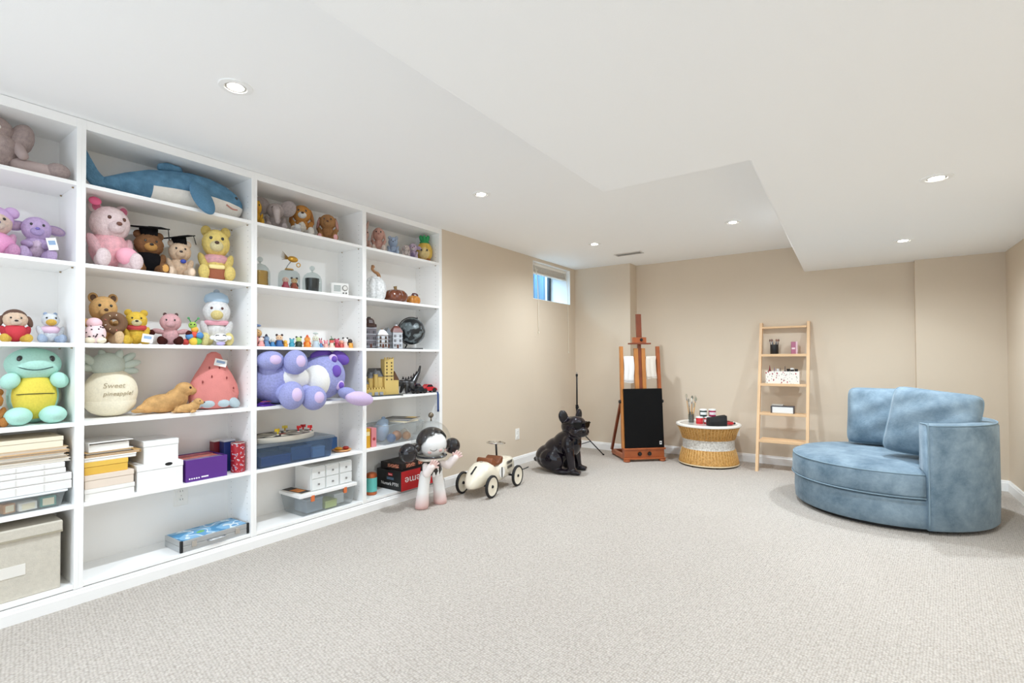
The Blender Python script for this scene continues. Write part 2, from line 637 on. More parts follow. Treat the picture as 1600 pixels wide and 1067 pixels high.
for a in ((fy0, fy1, fz0, fz0 + 0.03), (fy0, fy1, fz1 - 0.03, fz1), (fy0, fy0 + 0.03, fz0 + 0.03, fz1 - 0.03), (fy1 - 0.03, fy1, fz0 + 0.03, fz1 - 0.03),
          (4.985, 5.015, fz0 + 0.03, fz1 - 0.03)):
    bx('frame', w1, STEEL, XG - 0.04, XG, *a, bev=0.002)
GLASS = clear('#d9e9f3', 0.98, 0.03, 0.02, 'pane')
for y0, y1 in ((fy0 + 0.03, 4.985), (5.015, fy1 - 0.03)):
    bx('pane', w1, GLASS, XG - 0.022, XG - 0.018, y0, y1, fz0 + 0.03, fz1 - 0.03, bev=0)
ww = []
for i in range(61):
    a = math.pi * i / 60
    rr = 0.62 + 0.018 * math.cos(a * 44)
    ww.append((WX0 - 0.0 - math.sin(a) * rr, 5.0 - math.cos(a) * rr * 1.0))
v = [(x, y, z) for z in (1.2, 2.32) for x, y in ww]
f = [(i, i + 1, 62 + i, 61 + i) for i in range(60)]
well = mesh('window_well', None, P('#4d7896', rough=0.5, metal=0.0, name='galvanised_steel'), v, f, False)
struct(well)
gr = bx('ground_window_well', None, P('#6d6a66', rough=0.95, var=0.3, vs=40, bump=0.6, bs=60, name='gravel'), -1.02, WX0, 4.4, 5.6, 1.1, 1.2, bev=0)
struct(gr)

# raised venetian blind in the window head
bd = thing('window_blind', 'white slatted blind pulled up to the top of the small basement window', 'blind', (-0.07, 5.0, WZ1 - 0.006))
BL = P('#efe9df', rough=0.5, name='blind')
box('headrail', bd, BL, (0, 0, -0.018), (0.05, 0.835, 0.036))
for i in range(9):
    box('slat', bd, BL, (0, 0, -0.041 - i * 0.0068), (0.052, 0.83, 0.0035), rot=(0, R(3 * (-1) ** i), 0), bev=0.0008)
box('bottom_rail', bd, P('#e6ddcf', rough=0.5), (0, 0, -0.110), (0.05, 0.832, 0.016))
for y, z, m in ((-0.335, 0.78, 1), (0.36, 1.0, 0)):
    tube('pull_cord', bd, P('#efe7d6', rough=0.8), [(0.03, y, -0.03), (0.062, y + 0.005, -0.16), (0.076, y + 0.005, -0.4), (0.078, y + 0.01, -z)], 0.0035, 6, sm=5)
    lathe('cord_tassel', bd, P('#efe7d6', rough=0.5), [(0, 0), (0.008, 0.002), (0.006, 0.02), (0.003, 0.028), (0, 0.028)], (0.078, y + 0.01, -z - 0.026), 12)

# recessed lamps
def downlight(x, y, z, label):
    t = thing('ceiling_light', label, 'ceiling light', (x, y, z), group='recessed ceiling lamps')
    lathe('trim_ring', t, P('#f3f3f1', rough=0.4), [(0.040, -0.001), (0.043, -0.006), (0.062, -0.0045), (0.064, 0.0), (0.040, 0.0)], (0, 0, 0), 40, close=True)
    lathe('gimbal_ring', t, P('#c9c8c5', rough=0.35, metal=0.6), [(0.031, -0.003), (0.040, -0.003), (0.040, -0.0005), (0.031, -0.0005)], (0, 0, 0), 36, close=True)
    lathe('bulb', t, P('#fff6e8', rough=0.4, emit=26.0, name='lamp_glow'), [(0, -0.004), (0.028, -0.004), (0.031, -0.0015), (0.031, 0.0), (0, 0.0)], (0, 0, 0), 28)
    ld = bpy.data.lights.new('lamp_beam', 'SPOT')
    ld.energy = SPOT_W
    ld.color = (0.81, 0.912, 1.0)
    ld.spot_size = R(165)
    ld.spot_blend = 1.0
    ld.shadow_soft_size = 0.035
    lo = bpy.data.objects.new('lamp_beam', ld)
    lo.location = (0, 0, -0.012)
    link(lo, t)
downlight(0.855, 0.985, ZC, 'large bright recessed ceiling lamp above the shark shelf')
downlight(0.846, 2.612, ZC, 'recessed ceiling lamp above the narrow end of the bookcases')
downlight(0.828, 4.414, ZC, 'small recessed ceiling lamp nearest the basement window')
downlight(2.101, 4.394, ZC, 'recessed ceiling lamp between the air vent and the soffit edge')
downlight(3.264, 3.13, ZS, 'recessed lamp in the soffit closest to the camera')
downlight(3.226, 4.669, ZS, 'recessed lamp in the soffit above the blue armchair')
for x, y, z in ((0.85, -0.65, ZC), (3.25, 1.5, ZS)):  # two lamps out of view, added to brighten the room
    downlight(x, y, z, 'unseen recessed lamp added in the main ceiling behind the camera' if z > 2.1 else 'unseen recessed lamp added in the soffit beside the camera')

# ceiling air vent
vt = thing('ceiling_vent', 'narrow slotted white air vent in the ceiling', 'vent', (0.93, 5.04, ZC))
VM = P('#cfcac3', rough=0.5)
for y in (-0.05, 0.05):
    box('frame', vt, VM, (0, y, -0.004), (0.30, 0.012, 0.008), bev=0.001)
for x in (-0.144, 0.144):
    box('frame', vt, VM, (x, 0, -0.004), (0.012, 0.088, 0.008), bev=0.001)
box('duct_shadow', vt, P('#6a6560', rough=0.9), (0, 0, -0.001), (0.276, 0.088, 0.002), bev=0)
for i in range(5):
    box('slat', vt, VM, (0, -0.034 + i * 0.017, -0.005), (0.276, 0.009, 0.0015), rot=(R(30), 0, 0), bev=0)

# wall sockets
def socket(name, label, loc, rz):
    t = thing(name, label, 'outlet', loc, rz)
    SW = P('#f5f3ee', rough=0.35)
    box('cover_plate', t, SW, (0.003, 0, 0), (0.006, 0.072, 0.116), bev=0.002)
    for dz in (-0.024, 0.024):
        r = cyl('receptacle', t, SW, (0.005, 0, dz), 0.017, 0.004, rot=(0, 90, 0), seg=20, bev=0.001)
        for dy in (-0.006, 0.006):
            box('slot', r, P('#2b2724', rough=0.6), (-0.003, dy, 0.0042), (0.008, 0.002, 0.001), bev=0)
    ell('screw', t, P('#c8c6c0', rough=0.3, metal=0.7), (0.0065, 0, 0), (0.0015, 0.003, 0.003))
socket('wall_socket', 'white socket on the bare wall above the toy car steering wheel', (0, 4.249, 0.324), 0)
socket('wall_socket', 'white socket on the wall behind the wicker table', (1.846, YB, 0.321), -90)
socket('wall_socket', 'white socket on the bookcase back above the aluminium art case', (-0.285, 1.222, 0.33), 0)

# ------------------------------------------------------------------ bookcases
SHZ = [1.947, 1.572, 1.198, 0.832, 0.456, 0.090]
BAYS = [(-0.086, 'which is cut off by the picture edge'), (0.714, 'holding the plush shark'), (1.514, 'holding the glass cloches'), (2.314, 'at the end of the run, holding the globe')]
PIN = P('#a8906a', rough=0.35, metal=0.9)
HOLE = P('#8f8b86', rough=0.8)
for k, (y0, lab) in enumerate(BAYS):
    y1 = y0 + 0.8
    t = thing('bookcase', 'tall white open bookcase ' + lab, 'bookcase', (0, 0, 0), group='row of white bookcases')
    a, b = y0 - 0.017 + (0.0 if k else -0.0), y1 - 0.017
    ya, yb = y0 - 0.017, y1 - 0.017           # between panel centre lines
    iL, iR = y0, y1 - 0.034                   # inner faces
    bx('side_panel', t, WHITE, -0.29, 0.002, ya, iL, 0.068, ZC - 0.002, bev=0.001)
    bx('side_panel', t, WHITE, -0.29, 0.002, iR, yb if k < 3 else y1, 0.068, ZC - 0.002, bev=0.001)
    bx('back_panel', t, WHITE, -0.292, -0.284, iL, iR, 0.072, ZC - 0.002, bev=0)
    bx('top_panel', t, WHITE, -0.284, 0.001, iL, iR, ZC - 0.046, ZC - 0.002, bev=0.001)
    for z in SHZ:
        sh = bx('shelf', t, WHITE, -0.284, 0.0, iL, iR, z - 0.019, z, bev=0.0012)
        if z > 0.2:
            for yy in (iL + 0.004, iR - 0.004):
                for xx in (-0.235, -0.04):
                    cyl('shelf_pin', t, PIN, (xx, yy, z - 0.0255), 0.004, 0.0055, seg=8, bev=0.0005)
    if k:
        hv, hf = [], []
        for xx in (-0.235, -0.04):
            for i in range(58):
                z = 0.16 + i * 0.034
                n = len(hv)
                hv += [(xx + 0.0025 * math.cos(q * math.pi / 3), iR - 0.0004, z + 0.0025 * math.sin(q * math.pi / 3)) for q in range(6)]
                hf.append(tuple(range(n, n + 6)))
        o = mesh('pin_holes', t, HOLE, hv, hf)
        o['kind'] = 'stuff'
    bx('plinth', t, WHITE, -0.28, -0.02, iL, iR, 0.0, 0.071, bev=0)

# ------------------------------------------------------------------ blue swivel armchair
def velvet(h1, h2):
    m = bpy.data.materials.new('crushed_velvet')
    m.use_nodes = True
    nt = m.node_tree
    b = nt.nodes['Principled BSDF']
    b.inputs['Roughness'].default_value = 0.7
    b.inputs['Sheen Weight'].default_value = 0.35
    b.inputs['Sheen Roughness'].default_value = 0.35
    b.inputs['Sheen Tint'].default_value = hexl('#c9d0d6')
    b.inputs['Specular IOR Level'].default_value = 0.15
    tc = nt.nodes.new('ShaderNodeTexCoord')
    n = nt.nodes.new('ShaderNodeTexNoise')
    n.inputs['Scale'].default_value = 5.5
    n.inputs['Detail'].default_value = 9
    n.inputs['Roughness'].default_value = 0.68
    n.inputs['Distortion'].default_value = 0.15
    nt.links.new(tc.outputs['Object'], n.inputs['Vector'])
    r = nt.nodes.new('ShaderNodeValToRGB')
    r.color_ramp.elements[0].position = 0.33
    r.color_ramp.elements[0].color = hexl(h1)
    r.color_ramp.elements[1].position = 0.68
    r.color_ramp.elements[1].color = hexl(h2)
    nt.links.new(n.outputs['Fac'], r.inputs['Fac'])
    nt.links.new(r.outputs[0], b.inputs['Base Color'])
    n2 = nt.nodes.new('ShaderNodeTexNoise')
    n2.inputs['Scale'].default_value = 90
    n2.inputs['Detail'].default_value = 4
    nt.links.new(tc.outputs['Object'], n2.inputs['Vector'])
    bp = nt.nodes.new('ShaderNodeBump')
    bp.inputs['Strength'].default_value = 0.25
    bp.inputs['Distance'].default_value = 0.006
    nt.links.new(n2.outputs['Fac'], bp.inputs['Height'])
    nt.links.new(bp.outputs['Normal'], b.inputs['Normal'])
    return m
VEL = velvet('#5d7281', '#8fa2af')
PIPE = P('#7d93a1', rough=0.8, sheen=0.3)

CH = thing('swivel_armchair', 'round pale blue velvet swivel armchair in the corner of the room', 'armchair', (3.095, 4.575, 0))
A0, A1 = R(-71), R(112)        # the upholstered back wraps between these angles
lathe('swivel_plinth', CH, P('#1f1d1c', rough=0.6), [(0, 0), (0.53, 0), (0.53, 0.03), (0, 0.03)], seg=64)
lathe('seat_base', CH, VEL, [(0, 0.028), (0.572, 0.028), (0.580, 0.036), (0.585, 0.12), (0.582, 0.206), (0.572, 0.214), (0, 0.214)], seg=72)
# back shell
def shell_ring(a, ri, ro, z0, z1):
    prof = [(ri, z0), (ro - 0.008, z0), (ro, z0 + 0.01), (ro + 0.004, z0 + 0.2), (ro + 0.002, z1 - 0.03), (ro - 0.008, z1 - 0.008), (ro - 0.03, z1),
            (ri + 0.02, z1 - 0.002), (ri + 0.004, z1 - 0.014), (ri, z1 - 0.035)]
    return [(r * math.cos(a), r * math.sin(a), z) for r, z in prof]
ring = [shell_ring(A0 + (A1 - A0) * i / 60, 0.492, 0.604, 0.026, 0.690) for i in range(61)]
loft('back_shell', CH, VEL, ring, smooth=True)
bpy.context.view_layer.update()
# seat cushion: full radius on the open side, smaller inside the shell
def seat_outline():
    out = []
    N = 48
    for i in range(N + 1):
        a = A1 + 0.02 + (2 * math.pi + A0 - A1 - 0.04) * i / N
        out.append((0.598, a))
    for i in range(31):
        a = A0 + (A1 - A0) * i / 30
        out.append((0.482, a))
    return out
SO_ = seat_outline()
rings = []
for ins, z in ((0.03, 0.216), (0.006, 0.222), (0.0, 0.24), (0.002, 0.35), (0.012, 0.372), (0.035, 0.388), (0.09, 0.398), (0.2, 0.407), (0.34, 0.411), (0.44, 0.412)):
    rings.append([((r - ins) * math.cos(a), (r - ins) * math.sin(a), z + 0.004 * math.sin(3 * a + 9 * ins)) for r, a in SO_])
loft('seat_cushion', CH, VEL, rings)
for nm, ins, z in (('seat_piping', -0.002, 0.224), ('seat_piping', 0.008, 0.371)):
    tube(nm, CH, PIPE, [((r - ins) * math.cos(a), (r - ins) * math.sin(a), z) for r, a in SO_[:49]], 0.0045, 6)
for a in (A0, A1):
    pr = shell_ring(a, 0.492, 0.604, 0.03, 0.690)
    tube('arm_piping', CH, PIPE, [pr[2], pr[3], pr[4], pr[5], pr[6], pr[7]], 0.0045, 6, sm=3)
tube('top_piping', CH, PIPE, [(0.598 * math.cos(A0 + (A1 - A0) * i / 40), 0.598 * math.sin(A0 + (A1 - A0) * i / 40), 0.681) for i in range(41)], 0.004, 6)

def cushion(label, loc, w, h, t, rot, seed):
    e = thing('scatter_cushion', label, 'cushion', loc, group='cushions on the blue armchair')
    e.rotation_euler = tuple(R(a) for a in rot)
    o, per = pillow('cover', e, VEL, w, h, t, seed=seed, wrinkle=0.012)
    tube('piping', e, PIPE, [(0, y, z) for _, y, z in per], 0.005, 6, closed=True)
# x is the cushion's normal; turned to face the camera side
cushion('smaller looking blue velvet cushion at the back of the armchair, half hidden', (3.095, 4.89, 0.642), 0.47, 0.46, 0.17, (0, -15, -96), 3)
cushion('big blue velvet cushion leaning on the armchair arm, in front of the other', (3.345, 4.41, 0.655), 0.49, 0.48, 0.18, (-7, -19, -102), 5)

# ------------------------------------------------------------------ leaning ladder shelf
WOOD = P('#e3bd92', rough=0.5, var=0.07, vs=6, bump=0.05, bs=60, name='pine')
LD = thing('ladder_shelf', 'pale pine ladder shelf with five boards leaning on the back wall', 'shelf', (2.325, 5.34, 0))
th = math.atan2(0.375, 1.475)
for x in (-0.213, 0.213):
    pr = [(-0.03, 0), (0.03, 0), (0.03 + 0.375, 1.477), (-0.0 + 0.375, 1.477)]
    v = [(x + dx, yy, zz) for dx in (-0.0125, 0.0125) for yy, zz in ((-0.022, 0.0), (0.030, 0.0), (0.420, 1.477), (0.368, 1.477))]
    mesh('stile', LD, WOOD, v, [(0, 1, 2, 3), (4, 7, 6, 5), (0, 4, 5, 1), (1, 5, 6, 2), (2, 6, 7, 3), (3, 7, 4, 0)])
def ladder_y(z): return 0.39 * z / 1.477
for z, d in ((0.300, 0.155), (0.562, 0.115), (0.850, 0.085), (1.147, 0.065)):
    y = ladder_y(z) - 0.018
    bx('board', LD, WOOD, -0.2, 0.2, y, min(y + d + 0.05, 0.40), z - 0.018, z, bev=0.002)
    bx('board_lip', LD, WOOD, -0.2, 0.2, y - 0.012, y, z - 0.022, z + 0.004, bev=0.002)
bx('board', LD, WOOD, -0.2, 0.2, 0.345, 0.405, 1.415, 1.435, bev=0.002)
LX, LY = 2.325, 5.34
def lad(x, z): return (x, LY + ladder_y(z) + 0.057, z + 0.0008)
# cup of pens
lc = lad(2.235, 1.147)
cp = thing('pen_cup', 'black mesh cup on the top board of the ladder shelf', 'cup', (lc[0], lc[1] - 0.01, lc[2]))
BLK = P('#1b1a1c', rough=0.5)
lathe('cup', cp, BLK, [(0, 0), (0.036, 0), (0.038, 0.003), (0.038, 0.098), (0.035, 0.098), (0.035, 0.004), (0, 0.004)], seg=24)
tube('rim', cp, P('#3a383a', rough=0.3, metal=0.8), [(0.0365 * math.cos(q * math.pi / 12), 0.0365 * math.sin(q * math.pi / 12), 0.099) for q in range(24)], 0.002, 6, closed=True)
for i, (h, tip) in enumerate((('#3a3f48', '#6a4438'), ('#7d8794', '#8a5a4c'), ('#22242a', '#a58c7c'), ('#565d68', '#5b3a30'), ('#9aa4ae', '#704a40'), ('#2f3238', '#8a6a58'))):
    a = i * 1.05
    b = thing('makeup_brush', 'slim brush standing in the black mesh cup', 'brush', cp.location + Vector((0.014 * math.cos(a), 0.014 * math.sin(a), 0.0045)), group='brushes in the mesh cup')
    d = Vector((math.cos(a) * 0.022, math.sin(a) * 0.022, 0.115))
    tube('handle', b, P(h, rough=0.4), [(0, 0, 0), d], 0.0035, 6)
    tube('ferrule', b, P('#b9b9bd', rough=0.3, metal=0.8), [d, d * 1.12], 0.0045, 6)
    ell('bristles', b, felt(tip), d * 1.2, (0.007, 0.007, 0.014))
lp = lad(2.405, 1.147)
pk = thing('perfume_box', 'tall pink box on the top board of the ladder shelf', 'box', (lp[0], lp[1], lp[2]), 8)
bx('carton', pk, P('#b06a84', rough=0.5), -0.02, 0.02, -0.018, 0.018, 0, 0.125)
bx('sleeve', pk, P('#e3c3cd', rough=0.4), 0.0205, 0.036, -0.019, 0.019, 0, 0.128)
bx('label_band', pk, P('#e9d6dc', rough=0.5), -0.015, 0.015, -0.0192, -0.018, 0.05, 0.066, bev=0)
# floral box
def floral():
    m = bpy.data.materials.new('floral_print')
    m.use_nodes = True
    nt = m.node_tree
    b = nt.nodes['Principled BSDF']
    b.inputs['Roughness'].default_value = 0.6
    tc = nt.nodes.new('ShaderNodeTexCoord')
    prev = None
    col = hexl('#efe9e0')
    for sc, thr, c, off in ((34, 0.20, '#a8454a', 0.0), (46, 0.17, '#6d7f6a', 3.3), (60, 0.16, '#7c6168', 7.1)):
        mp = nt.nodes.new('ShaderNodeMapping')
        mp.inputs['Location'].default_value = (off, off, off)
        mp.inputs['Scale'].default_value = (1, 1, 0.6)
        vo = nt.nodes.new('ShaderNodeTexVoronoi')
        vo.inputs['Scale'].default_value = sc
        nt.links.new(tc.outputs['Object'], mp.inputs[0])
        nt.links.new(mp.outputs[0], vo.inputs['Vector'])
        lt = nt.nodes.new('ShaderNodeMath')
        lt.operation = 'LESS_THAN'
        lt.inputs[1].default_value = thr
        nt.links.new(vo.outputs['Distance'], lt.inputs[0])
        mx = nt.nodes.new('ShaderNodeMix')
        mx.data_type = 'RGBA'
        mx.inputs['A'].default_value = col
        mx.inputs['B'].default_value = hexl(c)
        nt.links.new(lt.outputs[0], mx.inputs['Factor'])
        if prev:
            nt.links.new(prev, mx.inputs['A'])
        prev = mx.outputs['Result']
    nt.links.new(prev, b.inputs['Base Color'])
    return m
FLO = floral()
lf = lad(2.318, 0.850)
fb = thing('floral_box', 'open floral print box full of cosmetics on the second board', 'box', (lf[0], lf[1] - 0.005, lf[2]))
for a in ((-0.148, 0.148, -0.055, -0.051, 0, 0.125), (-0.148, 0.148, 0.051, 0.055, 0, 0.125), (-0.148, -0.144, -0.051, 0.051, 0, 0.125), (0.144, 0.148, -0.051, 0.051, 0, 0.125), (-0.003, 0.003, -0.051, 0.051, 0, 0.120), (-0.144, 0.144, -0.051, 0.051, 0, 0.004)):
    bx('panel', fb, FLO, *a, bev=0.001)
for i, (x, h, c, w, nm, lb) in enumerate(((-0.118, 0.185, '#7a2026', 0.03, 'makeup_tube', 'dark red tube sticking out of the floral box'), (-0.075, 0.165, '#8c7f98', 0.02, 'makeup_tube', 'mauve tube sticking out of the floral box'),
        (-0.045, 0.150, '#e9e6e2', 0.026, 'cream_jar', 'white jar in the floral box beside the mauve tube'), (-0.02, 0.160, '#3a3238', 0.013, 'makeup_tube', 'thin dark tube in the middle of the floral box'), (0.02, 0.178, '#4a4046', 0.02, 'makeup_tube', 'tall grey tube in the floral box'),
        (0.048, 0.150, '#191719', 0.03, 'cream_jar', 'black jar in the floral box beside the grey tube'), (0.082, 0.158, '#141214', 0.034, 'cream_jar', 'wide black jar in the floral box'), (0.118, 0.148, '#211e20', 0.03, 'cream_jar', 'black jar at the end of the floral box'))):
    q = thing(nm, lb, 'cosmetics', (lf[0] + x, lf[1] - 0.005, lf[2] + 0.004))
    if nm == 'makeup_tube':
        lathe('tube', q, P(c, rough=0.35), [(0, 0), (w / 2, 0), (w / 2, h * 0.7), (w / 2 * 0.5, h * 0.72), (0.002, h - 0.004), (0, h - 0.004)], seg=12)
        cyl('cap', q, P('#2a2628', rough=0.4), (0, 0, 0), w / 2 + 0.001, 0.02, seg=12)
    else:
        cyl('jar', q, P(c, rough=0.3), (0, 0, 0), w / 2, h - 0.02, seg=18)
        cyl('lid', q, P(c if i != 6 else '#eceae6', rough=0.4), (0, 0, h - 0.02), w / 2 + 0.0005, 0.016, seg=18)
lw = lad(2.318, 0.562)
wb = thing('storage_box', 'small white box in a dark frame on the third ladder board', 'box', (lw[0], lw[1] - 0.01, lw[2]))
bx('drawer_front', wb, P('#e8e8e6', rough=0.4), -0.083, 0.098, -0.052, -0.046, 0.003, 0.062)
bx('case', wb, P('#4a4649', rough=0.5), -0.098, 0.105, -0.046, 0.05, 0, 0.072)
bx('top_tray', wb, P('#b9b2a8', rough=0.4), -0.09, 0.01, -0.035, 0.04, 0.072, 0.085)

# ------------------------------------------------------------------ wicker table
def wicker_mat(h, lo):
    m = bpy.data.materials.new('woven_cane')
    m.use_nodes = True
    nt = m.node_tree
    b = nt.nodes['Principled BSDF']
    b.inputs['Roughness'].default_value = 0.6
    tc = nt.nodes.new('ShaderNodeTexCoord')
    n = nt.nodes.new('ShaderNodeTexNoise')
    n.inputs['Scale'].default_value = 60
    nt.links.new(tc.outputs['Object'], n.inputs['Vector'])
    r = nt.nodes.new('ShaderNodeValToRGB')
    r.color_ramp.elements[0].position = 0.3
    r.color_ramp.elements[0].color = hexl(lo)
    r.color_ramp.elements[1].position = 0.65
    r.color_ramp.elements[1].color = hexl(h)
    nt.links.new(n.outputs['Fac'], r.inputs['Fac'])
    nt.links.new(r.outputs[0], b.inputs['Base Color'])
    return m
CANE = wicker_mat('#d5a35c', '#a8752f')
CANEW = wicker_mat('#e9e4dc', '#bdb5aa')
WT = thing('wicker_table', 'hourglass wicker side table with white rim and white waist band', 'table', (1.635, 5.435, 0))
def hourglass(z):
    k = [(0.0, 0.285), (0.03, 0.298), (0.12, 0.272), (0.19, 0.255), (0.245, 0.252), (0.30, 0.262), (0.36, 0.288), (0.41, 0.308)]
    for (a, ra), (b, rb) in zip(k, k[1:]):
        if z <= b:
            t = (z - a) / (b - a)
            return ra + (rb - ra) * t
    return k[-1][1]
def weave(name, mat, z0, z1, rows, cols, amp):
    v, f = [], []
    nz = rows * 2
    for i in range(nz + 1):
        z = z0 + (z1 - z0) * i / nz
        for j in range(cols * 2):
            a = math.pi * j / cols
            r = hourglass(z) + amp * (1 if (i + j) % 2 else -1) * (1 if j % 2 else 0.6)
            v.append((r * math.cos(a), r * math.sin(a), z))
    c2 = cols * 2
    for i in range(nz):
        for j in range(c2):
            f.append((i * c2 + j, i * c2 + (j + 1) % c2, (i + 1) * c2 + (j + 1) % c2, (i + 1) * c2 + j))
    o = mesh(name, WT, mat, v, f, True)
    o['kind'] = 'stuff'
    return o
weave('lower_weave', CANE, 0.022, 0.172, 20, 110, 0.0016)
weave('waist_weave', CANEW, 0.172, 0.272, 14, 110, 0.0022)
weave('upper_weave', CANE, 0.272, 0.405, 18, 110, 0.0016)
for nm, z0, z1, mm in (('lower_rib', 0.02, 0.174, P('#e0b87a', rough=0.6)), ('upper_rib', 0.27, 0.407, P('#e0b87a', rough=0.6))):
    for i in range(56):
        a = 2 * math.pi * i / 56
        if -0.2 < math.sin(a) - 0.55 and nm:      # the side against the wall is not seen
            if math.sin(a) > 0.5:
                continue
        tube(nm, WT, mm, [((hourglass(z) + 0.0025) * math.cos(a), (hourglass(z) + 0.0025) * math.sin(a), z) for z in (z0, (z0 + z1) / 2, z1)], 0.0028, 5)
tube('base_ring', WT, P('#e8d6b4', rough=0.5), [(0.292 * math.cos(q * math.pi / 32), 0.292 * math.sin(q * math.pi / 32), 0.021) for q in range(64)], 0.008, 8, closed=True)
for a in (250, 300, 20, 140, 200):
    cyl('foot', WT, P('#3b2c20', rough=0.7), (0.278 * math.cos(R(a)), 0.278 * math.sin(R(a)), 0), 0.012, 0.016, seg=12)
WHT = P('#f0ece4', rough=0.35)
lathe('top_rim', WT, WHT, [(0.285, 0.404), (0.318, 0.404), (0.323, 0.412), (0.320, 0.424), (0.308, 0.430), (0.294, 0.428), (0.285, 0.420)], seg=64, close=True)
lathe('table_top', WT, P('#e9e6e0', rough=0.12, coat=0.5), [(0, 0.404), (0.287, 0.404), (0.287, 0.420), (0, 0.420)], seg=64)
ZT = 0.4203
# glass jar and brushes
gj = thing('glass_jar', 'clear glass jar holding paint brushes on the wicker table', 'jar', (1.462, 5.44, ZT))
lathe('jar', gj, clear('#dfe4e4', 0.93, 0.05), [(0, 0), (0.028, 0), (0.030, 0.004), (0.030, 0.085), (0.026, 0.1), (0.026, 0.112), (0.024, 0.112), (0.024, 0.1), (0.028, 0.084), (0.028, 0.006), (0, 0.006)], seg=24)
rb = random.Random(5)
for i in range(9):
    a = i * 0.7 + 0.2
    b = thing('paint_brush', 'long wooden paint brush standing in the glass jar', 'brush', (1.462 + 0.012 * math.cos(a), 5.44 + 0.012 * math.sin(a), ZT + 0.0065), group='brushes in the glass jar')
    L = rb.uniform(0.155, 0.235)
    d = Vector((0.10 * math.cos(a) * L * 1.5, 0.10 * math.sin(a) * L * 1.5, L))
    col = ('#d9a765', '#d9a765', '#2a2024', '#e0b880', '#7a4a2a', '#d9a765', '#2b2b2e', '#c9924e', '#e0b880')[i]
    tube('handle', b, P(col, rough=0.4), [(0, 0, 0), d * 0.5, d], [0.0022, 0.004, 0.0028], 6)
    tube('ferrule', b, P('#c9c8c8', rough=0.25, metal=0.9), [d, d * 1.13], [0.0034, 0.0048], 8)
    w = rb.uniform(0.006, 0.013)
    o = ell('bristles', b, felt(('#8d8a72', '#b7a890', '#6d6a5a', '#d8cfc0')[i % 4]), d * 1.20, (w, w * 0.7, 0.022))
# paint jars
def paint_jar(label, loc, c, lab):
    t = thing('paint_jar', label, 'paint jar', loc, -15)
    lathe('pot', t, P(c, rough=0.25), [(0, 0), (0.034, 0), (0.036, 0.003), (0.036, 0.058), (0.033, 0.062), (0, 0.062)], seg=28)
    lathe('lid', t, P('#f1efec', rough=0.35), [(0.0, 0.062), (0.038, 0.062), (0.038, 0.074), (0.036, 0.077), (0, 0.077)], seg=28)
    v = [(0.0366 * math.cos(R(a)), 0.0366 * math.sin(R(a)), z) for z in (0.018, 0.046) for a in range(-115, 16, 10)]
    n = len(v) // 2
    mesh('paper_label', t, P(lab, rough=0.6), v, [(i, i + 1, n + i + 1, n + i) for i in range(n - 1)], True)
paint_jar('red paint jar in the lower row next to the glass jar', (1.562, 5.385, ZT), '#c81e28', '#c83038')
paint_jar('red paint jar with white label in the middle of the lower row', (1.628, 5.425, ZT), '#b81f2c', '#f0ecec')
paint_jar('crimson paint jar in the lower row behind the black pouch', (1.697, 5.47, ZT), '#9c1c3a', '#e8dfe2')
paint_jar('dark green paint jar stacked on the lower jars', (1.594, 5.41, ZT + 0.0772), '#12302c', '#e8ecea')
paint_jar('magenta paint jar stacked on the lower jars', (1.674, 5.455, ZT + 0.0772), '#a8184e', '#efe3e8')
bp_ = thing('black_pouch', 'slouching black pouch in front of the paint jars', 'pouch', (1.748, 5.315, ZT), 33)
o = loft('pouch_body', bp_, P('#121113', rough=0.65, bump=0.3, bs=30), [[(x, y * k, z * h) for x0 in (0,) for (y, z) in [(-0.045, 0.0), (0.045, 0.0), (0.052, 0.5), (0.04, 1.0), (-0.042, 1.0), (-0.052, 0.5)]] for x, k, h in ((-0.092, 0.8, 0.072), (-0.085, 1, 0.08), (-0.03, 1, 0.085), (0.03, 1.02, 0.098), (0.085, 1, 0.106), (0.092, 0.8, 0.098))], smooth=False)
tube('zip', bp_, P('#4b484a', rough=0.3, metal=0.7), [(-0.085, 0, 0.083), (0, 0, 0.095), (0.086, 0, 0.108)], 0.003, 6)
rd = thing('paint_tube', 'crumpled red paint tube beside the black pouch', 'paint tube', (1.85, 5.42, ZT), 40)
loft('tube_body', rd, P('#c0262c', rough=0.35), [[(x, w * math.cos(q * math.pi / 6), 0.018 + h * math.sin(q * math.pi / 6)) for q in range(12)] for x, w, h in ((-0.055, 0.03, 0.003), (-0.03, 0.026, 0.010), (0.02, 0.02, 0.017), (0.04, 0.012, 0.012))])
cyl('cap', rd, P('#1c1a1a', rough=0.5), (0.04, 0, 0.018), 0.011, 0.02, rot=(0, 90, 0), seg=14)
rd2 = thing('paint_tube', 'dark red paint tube lying behind the crumpled red one', 'paint tube', (1.80, 5.50, ZT), 10)
loft('tube_body', rd2, P('#7d1a1c', rough=0.35), [[(x, w * math.cos(q * math.pi / 6), 0.019 + h * math.sin(q * math.pi / 6)) for q in range(12)] for x, w, h in ((-0.06, 0.03, 0.003), (-0.03, 0.027, 0.011), (0.025, 0.021, 0.018), (0.045, 0.012, 0.012))])
cyl('cap', rd2, P('#1c1a1a', rough=0.5), (0.045, 0, 0.019), 0.011, 0.02, rot=(0, 90, 0), seg=14)

